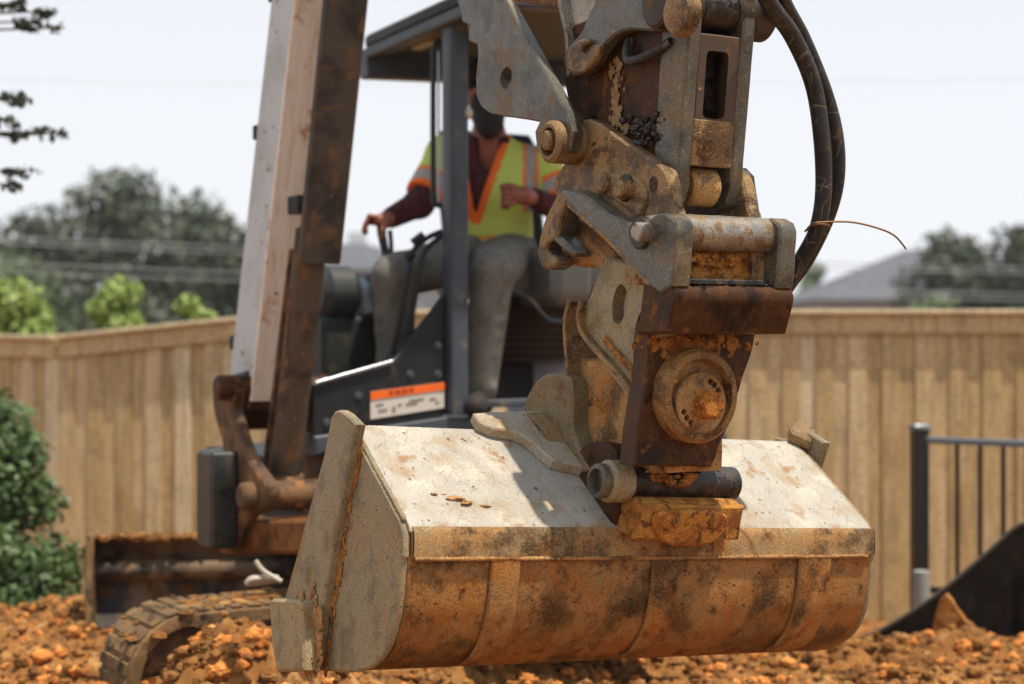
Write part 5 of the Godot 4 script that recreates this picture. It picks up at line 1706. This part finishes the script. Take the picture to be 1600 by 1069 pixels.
func board_fence(called: String, label: String, a: Vector3, b: Vector3, top_a: float, top_b: float, bottom: float, posts: Array) -> void:
	var mid := (a + b) * 0.5
	var t := thing(called, label, "fence", Vector3(mid.x, bottom, mid.z))
	var d := Vector3(b.x - a.x, 0, b.z - a.z)
	var l := d.length()
	d /= l
	var out := Vector3(-d.z, 0, d.x)          # towards the plot
	if out.z < 0.0:
		out = -out
	var n := int(l / 0.098)
	var w := l / n
	for i in n:
		var c := (i + 0.5) * w - l / 2
		var top := lerpf(top_a, top_b, (i + 0.5) / n) - bottom - 0.06
		var proud := 0.012 if i % 2 == 0 else 0.0
		var st := begin()
		var bw := w * (1.12 if i % 2 == 0 else 0.94) * rng.randf_range(0.96, 1.0)
		plate(st, Transform3D(Basis(d, Vector3.UP, out), d * c + out * proud), [Vector2(-bw / 2, 0.02), Vector2(bw / 2, 0.02), Vector2(bw / 2 + rng.randf_range(-0.002, 0.002), top), Vector2(-bw / 2, top)], 0.0, 0.016, 0.003)
		var o := obj("board", st, mats["cedar_%d" % (rng.randi() % 5)], t)
		var k: String = "cedar_shift_%d" % (i % 12)
		if not mats.has(k):
			shifted(k, "cedar_%d" % (i % 5), Vector3(rng.randf(), rng.randf(), rng.randf()))
		o.material_override = mats[k] if rng.randf() < 0.7 else o.material_override
	var slope := (top_b - top_a) / l
	var rail := Transform3D(Basis(d, Vector3.UP, out), Vector3(0, (top_a + top_b) * 0.5 - bottom, 0))
	for r in [[-0.115, 0.0, 0.030, 0.05, "fascia_board", 0], [0.0, 0.028, -0.04, 0.085, "cap_rail", 3]]:
		var st := begin()
		plate(st, rail, [Vector2(-l / 2, r[0] - slope * l / 2), Vector2(l / 2, r[0] + slope * l / 2), Vector2(l / 2, r[1] + slope * l / 2), Vector2(-l / 2, r[1] - slope * l / 2)], r[2], r[3], 0.004)
		obj(r[4], st, shifted(called + r[4], "cedar_%d" % r[5], Vector3(0.2, 0.1, 0.3)), t)
	for s in posts:
		var st := begin()
		box(st, Transform3D(Basis(d, Vector3.UP, out), d * (s - 0.5) * l - out * 0.06), Vector3(0, 0.85, 0), Vector3(0.09, 1.7, 0.09), 0.004)
		obj("post", st, mats.cedar_2, t)

func build_fences() -> void:
	board_fence("board_fence", "tan cedar board fence with level cap rail behind the black railing", Vector3(-0.93, 1.365, -9.75), Vector3(3.475, 1.361, -9.5), 1.366, 1.364, -0.47, [0.1, 0.35, 0.6, 0.85])
	board_fence("board_fence", "cedar board fence with sloping cap rail behind the dozer blade", Vector3(-2.855, 1.214, -10.2), Vector3(-0.93, 1.419, -9.75), 1.216, 1.400, -0.47, [0.02, 0.37, 0.75])
	board_fence("board_fence", "short shaded run of cedar fence beside the green shrub", Vector3(-3.701, 1.223, -10.7), Vector3(-2.859, 1.214, -10.2), 1.226, 1.214, -0.47, [0.5])
	# black metal railing
	var t := thing("metal_railing", "black metal railing with square post and thin pickets before the cedar fence", "railing", Vector3(2.128, -0.188, -8.4))
	var m := plain("rail_grey", Color("7d858c"), 0.3, 0.3)
	var p0 := Vector3.ZERO
	var d := Vector3(0.52, 0, 0.40).normalized()
	var st := begin()
	box(st, Transform3D(Basis(Vector3.UP, 0.2), p0), Vector3(0, 0.33, 0), Vector3(0.076, 1.20, 0.076), 0.004)
	obj("post", st, mats.rail_black, t)
	st = begin()
	box(st, Transform3D(Basis(Vector3.UP, 0.2), p0), Vector3(0, 0.945, 0), Vector3(0.094, 0.030, 0.094), 0.008)
	obj("post_cap", st, m, t)
	for y in [0.878, 0.1]:
		st = begin()
		box(st, Transform3D(Basis(d, Vector3.UP, d.cross(Vector3.UP)), p0), Vector3(0.62, y, 0), Vector3(1.16, 0.034, 0.036), 0.006)
		obj("top_rail" if y > 0.5 else "bottom_rail", st, m if y > 0.5 else mats.rail_black, t)
	for i in 9:
		st = begin()
		box(st, Transform3D(Basis(d, Vector3.UP, d.cross(Vector3.UP)), p0), Vector3(0.205 + i * 0.121, 0.485, 0), Vector3(0.018, 0.76, 0.018), 0.0)
		obj("picket", st, mats.rail_black, t)
	# black silt cloth with a hem, slumped along the edge of the plot
	var path := curve3([Vector3(1.582, -0.151, -7.3), Vector3(1.718, -0.052, -7.2), Vector3(1.878, 0.105, -7.05), Vector3(2.044, 0.301, -6.9), Vector3(2.141, 0.423, -6.8), Vector3(2.198, 0.434, -6.7), Vector3(2.309, 0.398, -6.6)], 10)
	t = thing("silt_fence", "slumped black silt cloth with pale hem at the edge of the clay", "silt fence", Vector3(path[20].x, 0, path[20].z))
	st = begin()
	var rows := 10
	var grid := []
	for i in path.size():
		var col := []
		var tp: Vector3 = path[i]
		var gy := ground_height(tp.x, tp.z) - 0.05
		for j in rows + 1:
			var f := float(j) / rows
			var w := sin(i * 0.55 + 2.0 * f) * 0.02 * f + fine_noise.get_noise_2d(i * 0.25, j * 0.3) * 0.05 * sin(f * PI)
			col.append(Vector3(tp.x, lerpf(tp.y, gy, f), tp.z + w + 0.05 * f) - t.position)
		grid.append(col)
	for i in grid.size() - 1:
		for j in rows:
			var n: Vector3 = (grid[i + 1][j] - grid[i][j]).cross(grid[i][j + 1] - grid[i][j]).normalized()
			if n.z < 0.0:
				n = -n
			quad(st, grid[i][j], grid[i + 1][j], grid[i + 1][j + 1], grid[i][j + 1], n)
			quad(st, grid[i][j] - n * 0.003, grid[i + 1][j] - n * 0.003, grid[i + 1][j + 1] - n * 0.003, grid[i][j + 1] - n * 0.003, -n)
	obj("cloth", st, mats.silt_cloth, t)
	st = begin()
	var hem := []
	for c in grid:
		hem.append(c[0])
	tube(st, hem, 0.010, 8)
	obj("hem", st, plain("hem_grey", Color("5d5c50"), 0.7), t)
	st = begin()
	rod(st, Vector3(2.01, -0.215, -7.9), Vector3(2.01, 0.077, -7.9), 0.045, 0.04, 12)
	single("wooden_stake", st, mats.stake_wood, "short grey stake end standing at the foot of the railing post", "stake")
	# wedge of clay standing upright
	st = begin()
	var w0 := Vector3(1.77, 0.006, -6.45)
	plate(st, Transform3D(Basis(Vector3.UP, -0.35), w0), rough([Vector2(-0.10, -0.06), Vector2(0.17, -0.06), Vector2(0.12, 0.02), Vector2(0.05, 0.08), Vector2(-0.01, 0.165), Vector2(-0.03, 0.18), Vector2(-0.05, 0.16), Vector2(-0.08, 0.05)], 0.02, 0.004), -0.06, 0.05, 0.02)
	single("clay_slab", st, shifted("slab_clay", "clay_ground", Vector3(0.7, 0.1, 0.3), Color(1.05, 1.0, 0.92)), "pointed wedge of tan clay standing before the black silt cloth", "clod")

# Leaves spread through blobs: [centre, radii, count].
func leaves(blobs: Array, size: float, spread := 0.35) -> ArrayMesh:
	var v := PackedVector3Array()
	var nr := PackedVector3Array()
	var col := PackedColorArray()
	for b in blobs:
		for i in b[2]:
			var dir := Vector3(rng.randfn(), rng.randfn(), rng.randfn()).normalized()
			var p: Vector3 = b[0] + dir * b[1] * pow(rng.randf(), 0.4) * rng.randf_range(0.85, 1.12)
			var n := (dir + Vector3(rng.randfn(), rng.randfn() + 0.5, rng.randfn()) * 0.7).normalized()
			var x := n.cross(Vector3(rng.randfn(), rng.randfn(), rng.randfn())).normalized()
			var y := n.cross(x)
			var s := size * rng.randf_range(0.6, 1.3)
			var tone := rng.randf_range(1.0 - spread, 1.0 + spread)
			var c := Color(tone * rng.randf_range(0.92, 1.08), tone, tone * rng.randf_range(0.85, 1.1))
			var q := [p - x * s * 0.5, p - y * s * 0.28 + n * s * 0.08, p + x * s * 0.5, p + y * s * 0.28 + n * s * 0.08]
			for k in [0, 2, 1, 0, 3, 2]:
				v.append(q[k])
				nr.append(n)
				col.append(c)
	var arr := []
	arr.resize(Mesh.ARRAY_MAX)
	arr[Mesh.ARRAY_VERTEX] = v
	arr[Mesh.ARRAY_NORMAL] = nr
	arr[Mesh.ARRAY_COLOR] = col
	var mesh := ArrayMesh.new()
	mesh.add_surface_from_arrays(Mesh.PRIMITIVE_TRIANGLES, arr)
	return mesh

func tree(called: String, label: String, category: String, at: Vector3, h: float, w: float, blob_count: int, per: int, leaf: float, m: String, group := "", low := 0.25) -> Node3D:
	var t := thing(called, label, category, at, group)
	var blobs := []
	var limbs := begin()
	tube(limbs, curve3([Vector3.ZERO, Vector3(0.02 * h, h * 0.3, 0), Vector3(-0.01 * h, h * 0.65, 0.01 * h), Vector3(0, h * 0.85, 0)], 4), h * 0.025, 8, h * 0.006)
	for i in blob_count:
		var f := (i + 0.5) / blob_count
		var y := lerpf(low, 0.92, f) * h
		var reach := w * 0.5 * sin(PI * clampf(lerpf(0.28, 0.95, f), 0, 1)) 
		var a := i * 2.4 + rng.randf() * 0.6
		var c := Vector3(cos(a), 0, sin(a)) * reach * rng.randf_range(0.35, 0.85) + Vector3(0, y, 0)
		blobs.append([c, Vector3(1, 0.8, 1) * w * rng.randf_range(0.16, 0.25), per])
		tube(limbs, [Vector3(0, y * 0.75, 0), Vector3(0, y * 0.85, 0).lerp(c, 0.5), c], h * 0.010, 6, h * 0.003)
	obj("trunk", limbs, mats.bark, t)
	var o := MeshInstance3D.new()
	o.name = "crown"
	o.mesh = leaves(blobs, leaf)
	o.material_override = mats[m]
	t.add_child(o)
	return t

func house(called: String, label: String, at: Vector3, w: float, dp: float, wall_h: float, roof_h: float, turn: float) -> void:
	var t := thing(called, label, "house", at)
	t.rotation.y = turn
	var st := begin()
	box(st, Transform3D(), Vector3(0, wall_h / 2, 0), Vector3(w, wall_h, dp), 0.0)
	obj("wall", st, mats.house_wall, t)
	st = begin()
	var e := 0.5
	var c := [Vector3(-w / 2 - e, wall_h, dp / 2 + e), Vector3(w / 2 + e, wall_h, dp / 2 + e), Vector3(w / 2 + e, wall_h, -dp / 2 - e), Vector3(-w / 2 - e, wall_h, -dp / 2 - e)]
	var r0 := Vector3(-w / 2 + dp * 0.42, wall_h + roof_h, 0)
	var r1 := Vector3(w / 2 - dp * 0.42, wall_h + roof_h, 0)
	quad(st, c[0], c[1], r1, r0, Vector3(0, dp / 2, roof_h).normalized())
	quad(st, c[2], c[3], r0, r1, Vector3(0, dp / 2, -roof_h).normalized())
	var sn := Vector3(-roof_h, dp * 0.42, 0).normalized()
	tri(st, c[3], c[0], r0, sn, sn, sn)
	sn.x = -sn.x
	tri(st, c[1], c[2], r1, sn, sn, sn)
	quad(st, c[0] - Vector3(0, 0.01, 0), c[1] - Vector3(0, 0.01, 0), c[2] - Vector3(0, 0.01, 0), c[3] - Vector3(0, 0.01, 0), Vector3.DOWN)
	var roof := obj("roof", st, mats.roof_grey, t)
	st = begin()
	box(st, Transform3D(), Vector3(w * 0.2, wall_h + roof_h * 0.8, -0.6), Vector3(0.7, 1.4, 0.7), 0.0)
	obj("chimney", st, mats.house_trim, roof)
	for i in 4:
		var x := lerpf(-w * 0.38, w * 0.38, i / 3.0)
		st = begin()
		box(st, Transform3D(), Vector3(x, wall_h * 0.55, dp / 2 + 0.03), Vector3(1.2, 1.5, 0.1), 0.0)
		var win := obj("window", st, mats.house_trim, t)
		for s in [-0.27, 0.27]:
			st = begin()
			box(st, Transform3D(), Vector3(x + s, wall_h * 0.55, dp / 2 + 0.085), Vector3(0.46, 1.26, 0.02), 0.0)
			obj("pane", st, mats.window_glass, win)

func build_beyond() -> void:
	house("house", "grey house with hipped roof standing far behind the cedar fence", Vector3(19.3, -0.6, -75), 12, 12, 3.6, 2.5, 0.0)
	house("house", "long low house with grey roof among the tall trees", Vector3(-8.2, -0.6, -62), 11, 7, 4.4, 1.2, 0.05)
	var far := "tall trees beyond the houses"
	tree("broadleaf_tree", "broad rounded dark tree, tallest above the long grey roof", "tree", Vector3(-13.4, -0.6, -55), 7.5, 8.2, 22, 260, 0.34, "leaf_dark", far, 0.2)
	tree("broadleaf_tree", "dark tree with pointed top beside the tallest broad tree", "tree", Vector3(-11.0, -0.6, -57), 7.0, 5.4, 15, 240, 0.34, "leaf_dark", far, 0.2)
	tree("broadleaf_tree", "dark tree leaning over the long grey roof by the boom", "tree", Vector3(-9.4, -0.6, -58), 6.1, 4.6, 13, 220, 0.34, "leaf_dark", far, 0.15)
	tree("broadleaf_tree", "round dark tree at the outer end of the tall row", "tree", Vector3(-16.2, -0.6, -54), 6.2, 5.4, 14, 240, 0.34, "leaf_dark", far, 0.15)
	tree("broadleaf_tree", "low dark tree filling the gap under the tall row", "tree", Vector3(-16.0, -0.6, -50), 4.2, 6.0, 12, 240, 0.3, "leaf_mid", far, 0.1)
	tree("broadleaf_tree", "low dark tree below the long grey roof", "tree", Vector3(-11.5, -0.6, -48), 3.2, 5.2, 12, 240, 0.28, "leaf_dark", far, 0.1)
	tree("broadleaf_tree", "wide dark tree beside the hipped grey roof", "tree", Vector3(16.0, -0.6, -58), 5.8, 5.2, 18, 280, 0.3, "leaf_dark", far, 0.12)
	tree("broadleaf_tree", "tall dark tree at the outer edge beyond the railing", "tree", Vector3(18.0, -0.6, -56), 6.0, 4.6, 16, 260, 0.3, "leaf_dark", far, 0.12)
	tree("broadleaf_tree", "small pale round tree far behind the hoses", "tree", Vector3(17.2, -0.6, -92), 6.6, 3.2, 9, 160, 0.34, "leaf_mid", far, 0.25)
	tree("broadleaf_tree", "low bright bush before the hipped grey house", "tree", Vector3(12.9, -0.6, -50), 3.3, 3.4, 9, 160, 0.26, "leaf_mid", far, 0.1)
	tree("broadleaf_tree", "dense dark tree partly cut off beyond the end of the railing", "tree", Vector3(20.6, -0.6, -62), 5.6, 5.0, 14, 240, 0.3, "leaf_dark", far, 0.1)
	var young := "young trees behind the fence"
	tree("young_tree", "wide yellow green young tree behind the shaded fence run", "tree", Vector3(-4.2, -0.5, -13.6), 2.3, 1.05, 12, 420, 0.08, "leaf_young", young, 0.3)
	tree("young_tree", "yellow green young tree with two tops above the sloping fence", "tree", Vector3(-3.42, -0.5, -13.9), 2.36, 0.85, 11, 420, 0.08, "leaf_young", young, 0.3)
	tree("young_tree", "small yellow green young tree above the sloping fence by the boom", "tree", Vector3(-2.72, -0.5, -13.7), 2.25, 0.62, 10, 380, 0.08, "leaf_young", young, 0.35)
	# shrubs on the plot's edge
	var t := thing("leafy_shrub", "tall green shrub with light leaf tips before the shaded fence", "shrub", Vector3(-2.543, -0.09, -8.2))
	var st := begin()
	for i in 7:
		tube(st, curve3([Vector3.ZERO, Vector3(rng.randf_range(-0.2, 0.1), 0.4, rng.randf_range(-0.1, 0.1)), Vector3(rng.randf_range(-0.35, 0.2), rng.randf_range(0.7, 1.0), 0)], 4), 0.014, 6, 0.004)
	obj("stem", st, mats.bark, t)
	var o := MeshInstance3D.new()
	o.name = "foliage"
	o.mesh = leaves([[Vector3(-0.14, 0.86, 0), Vector3(0.26, 0.2, 0.25), 1000], [Vector3(0.0, 0.72, 0.05), Vector3(0.2, 0.16, 0.2), 700], [Vector3(-0.1, 0.55, 0.1), Vector3(0.3, 0.2, 0.25), 1000], [Vector3(0.08, 0.48, 0), Vector3(0.2, 0.16, 0.2), 600], [Vector3(-0.2, 0.35, 0.1), Vector3(0.25, 0.2, 0.2), 700]], 0.055, 0.5)
	o.material_override = mats.leaf_shrub
	t.add_child(o)
	t = thing("leafy_shrub", "low dense shrub on the clay edge beside the dozer blade", "shrub", Vector3(-2.34, -0.089, -7.9))
	st = begin()
	for i in 6:
		tube(st, curve3([Vector3.ZERO, Vector3(rng.randf_range(-0.15, 0.15), 0.15, rng.randf_range(-0.1, 0.1)), Vector3(rng.randf_range(-0.25, 0.2), rng.randf_range(0.25, 0.36), 0)], 4), 0.010, 6, 0.003)
	obj("stem", st, mats.bark, t)
	o = MeshInstance3D.new()
	o.name = "foliage"
	o.mesh = leaves([[Vector3(-0.16, 0.2, 0), Vector3(0.16, 0.2, 0.2), 800], [Vector3(0.1, 0.16, 0.05), Vector3(0.18, 0.2, 0.2), 900], [Vector3(0.0, 0.02, 0.1), Vector3(0.26, 0.14, 0.2), 700]], 0.05, 0.5)
	o.material_override = mats.leaf_shrub
	t.add_child(o)
	# branches hanging into the picture from a tree at the side
	t = thing("overhanging_tree", "dark leafy branches of a near tree hanging against the pale sky", "tree", Vector3(-3.4, -0.3, -7.6))
	st = begin()
	tube(st, curve3([Vector3(0, 0, 0), Vector3(0.05, 1.5, 0), Vector3(-0.05, 3.0, 0.05), Vector3(0, 4.4, 0)], 5), 0.12, 10, 0.05)
	obj("trunk", st, mats.bark, t)
	var blobs := []
	for b in [[60, 18, 26], [30, 30, 34], [75, 40, 14], [20, 8, 30], [10, 150, 26], [40, 162, 22], [62, 205, 22], [24, 212, 28], [85, 212, 8], [8, 190, 20], [18, 268, 20], [45, 270, 10], [10, 290, 18]]:
		var q := Vector3((b[0] - 800.0) / 2515.0 * 7.3, 1.2 + (534.5 - b[1]) / 2515.0 * 7.3, -7.3 + rng.randf_range(-0.1, 0.1)) - t.position
		blobs.append([q, Vector3(0.075, 0.03, 0.08), b[2]])
		st = begin()
		tube(st, curve3([Vector3(0.0, q.y - 0.25, 0.0), Vector3(q.x * 0.5, q.y - 0.02, q.z * 0.5), q + Vector3(0.05, 0.01, 0)], 4), 0.016, 6, 0.003)
		obj("branch", st, mats.bark, t)
	o = MeshInstance3D.new()
	o.name = "foliage"
	o.mesh = leaves(blobs, 0.05, 0.3)
	o.material_override = mats.leaf_near
	t.add_child(o)
	# overhead cables
	var cg := "overhead cables beyond the fence"
	var lines := [
		["upper overhead cable crossing before the tall trees", Vector3(-8.748, 2.651, -20), Vector3(-3.324, 2.482, -22), Vector3(11.451, 2.216, -24)],
		["second overhead cable just under the upper one", Vector3(-8.748, 2.572, -20), Vector3(-3.324, 2.403, -22), Vector3(11.451, 2.13, -24)],
		["lower overhead cable crossing before the young trees", Vector3(-8.748, 2.333, -20), Vector3(-3.324, 2.132, -22), Vector3(11.451, 1.816, -24)],
		["lowest overhead cable above the cedar fence", Vector3(-8.748, 2.206, -20), Vector3(-3.324, 2.027, -22), Vector3(11.451, 1.739, -24)],
		["high thin cable in the pale sky over the trees", Vector3(-10.497, 5.27, -24), Vector3(-3.928, 5.361, -26), Vector3(13.36, 5.815, -28)]]
	for c in lines:
		var ct := begin()
		tube(ct, curve3([c[1], c[2], c[3]], 14), 0.008 if c[0].begins_with("high") == false else 0.003, 6)
		single("overhead_cable", ct, mats.cable, c[0], "cable", cg)
	# odds and ends
	st = begin()
	tube(st, curve3([Vector3(0.681, 1.457, -3.74), Vector3(0.689, 1.468, -3.7), Vector3(0.712, 1.471, -3.7), Vector3(0.734, 1.467, -3.72), Vector3(0.723, 1.459, -3.77), Vector3(0.693, 1.462, -3.77), Vector3(0.69, 1.471, -3.69), Vector3(0.719, 1.475, -3.69), Vector3(0.778, 1.475, -3.69), Vector3(0.836, 1.462, -3.69), Vector3(0.877, 1.444, -3.69), Vector3(0.904, 1.413, -3.69)], 6), 0.0024, 6)
	single("tie_wire", st, mats.wire, "thin brown wire twisted round the hoses, its end sticking out", "wire")
	st = begin()
	plate(st, Transform3D(Basis(Vector3(0.9, 0.1, -0.3).normalized(), Vector3(0.1, 0.55, 0.8).normalized(), Vector3(0.3, -0.75, 0.5).normalized()), Vector3(-0.826, 0.417, -5.3)), smooth2([Vector2(-0.05, -0.02), Vector2(0.04, -0.026), Vector2(0.06, 0.0), Vector2(0.0, 0.024), Vector2(-0.04, 0.02)], 3, true), -0.01, 0.01, 0.004)
	tube(st, curve3([Vector3(-0.842, 0.483, -5.28), Vector3(-0.819, 0.452, -5.28), Vector3(-0.787, 0.431, -5.28), Vector3(-0.756, 0.414, -5.28)], 4), 0.008, 8)
	single("plastic_scrap", st, mats.plastic_white, "torn white plastic scrap lying on the track", "scrap")
	st = begin()
	lathe(st, Transform3D(Basis(Vector3(0, 0, 1), 0.15), Vector3(-0.562, 1.311, -6.28)), [Vector2(0, 0), Vector2(0.034, 0), Vector2(0.036, 0.01), Vector2(0.033, 0.05), Vector2(0.036, 0.07), Vector2(0.035, 0.10), Vector2(0.014, 0.135), Vector2(0.014, 0.155), Vector2(0, 0.156)], 20)
	single("drink_bottle", st, mats.glass_bottle, "pale drink bottle wedged beside the operator's knee", "bottle")

func _ready() -> void:
	rng.seed = 20240
	# camera
	var cam := Camera3D.new()
	cam.name = "camera"
	cam.position = Vector3(0, 1.2, 0)
	cam.fov = 24.0
	cam.near = 0.05
	cam.far = 900.0
	var lens := CameraAttributesPhysical.new()
	lens.frustum_focal_length = 70.0
	lens.frustum_focus_distance = 3.62
	lens.exposure_aperture = 3.0
	cam.attributes = lens
	add_child(cam)
	cam.fov = 24.0
	cam.current = true
	# sky and sun
	var sky_mat := ProceduralSkyMaterial.new()
	sky_mat.sky_top_color = Color(0.70, 0.77, 0.86)
	sky_mat.sky_horizon_color = Color(0.94, 0.947, 0.96)
	sky_mat.sky_curve = 0.8
	sky_mat.ground_bottom_color = Color(0.35, 0.28, 0.2)
	sky_mat.ground_horizon_color = Color(0.6, 0.6, 0.6)
	var env := Environment.new()
	env.background_mode = Environment.BG_SKY
	env.sky = Sky.new()
	env.sky.sky_material = sky_mat
	env.tonemap_mode = Environment.TONE_MAPPER_LINEAR
	env.tonemap_exposure = 1.1
	env.fog_enabled = true
	env.fog_density = 0.0006
	env.fog_light_color = Color(0.92, 0.94, 0.97)
	env.sdfgi_enabled = true
	env.ssao_enabled = true
	env.ssil_enabled = true
	var we := WorldEnvironment.new()
	we.name = "world_environment"
	we.environment = env
	add_child(we)
	var sun := DirectionalLight3D.new()
	sun.name = "sun"
	sun.light_energy = 1.6
	sun.light_color = Color(1.0, 0.95, 0.88)
	sun.light_angular_distance = 0.6
	sun.shadow_enabled = true
	sun.sky_mode = DirectionalLight3D.SKY_MODE_LIGHT_ONLY
	sun.basis = Basis.looking_at(-Vector3(0.25, 0.92, 0.17).normalized())
	add_child(sun)
	make_materials()
	build_ground()
	build_fences()
	build_machine()
	build_person()
	build_beyond()
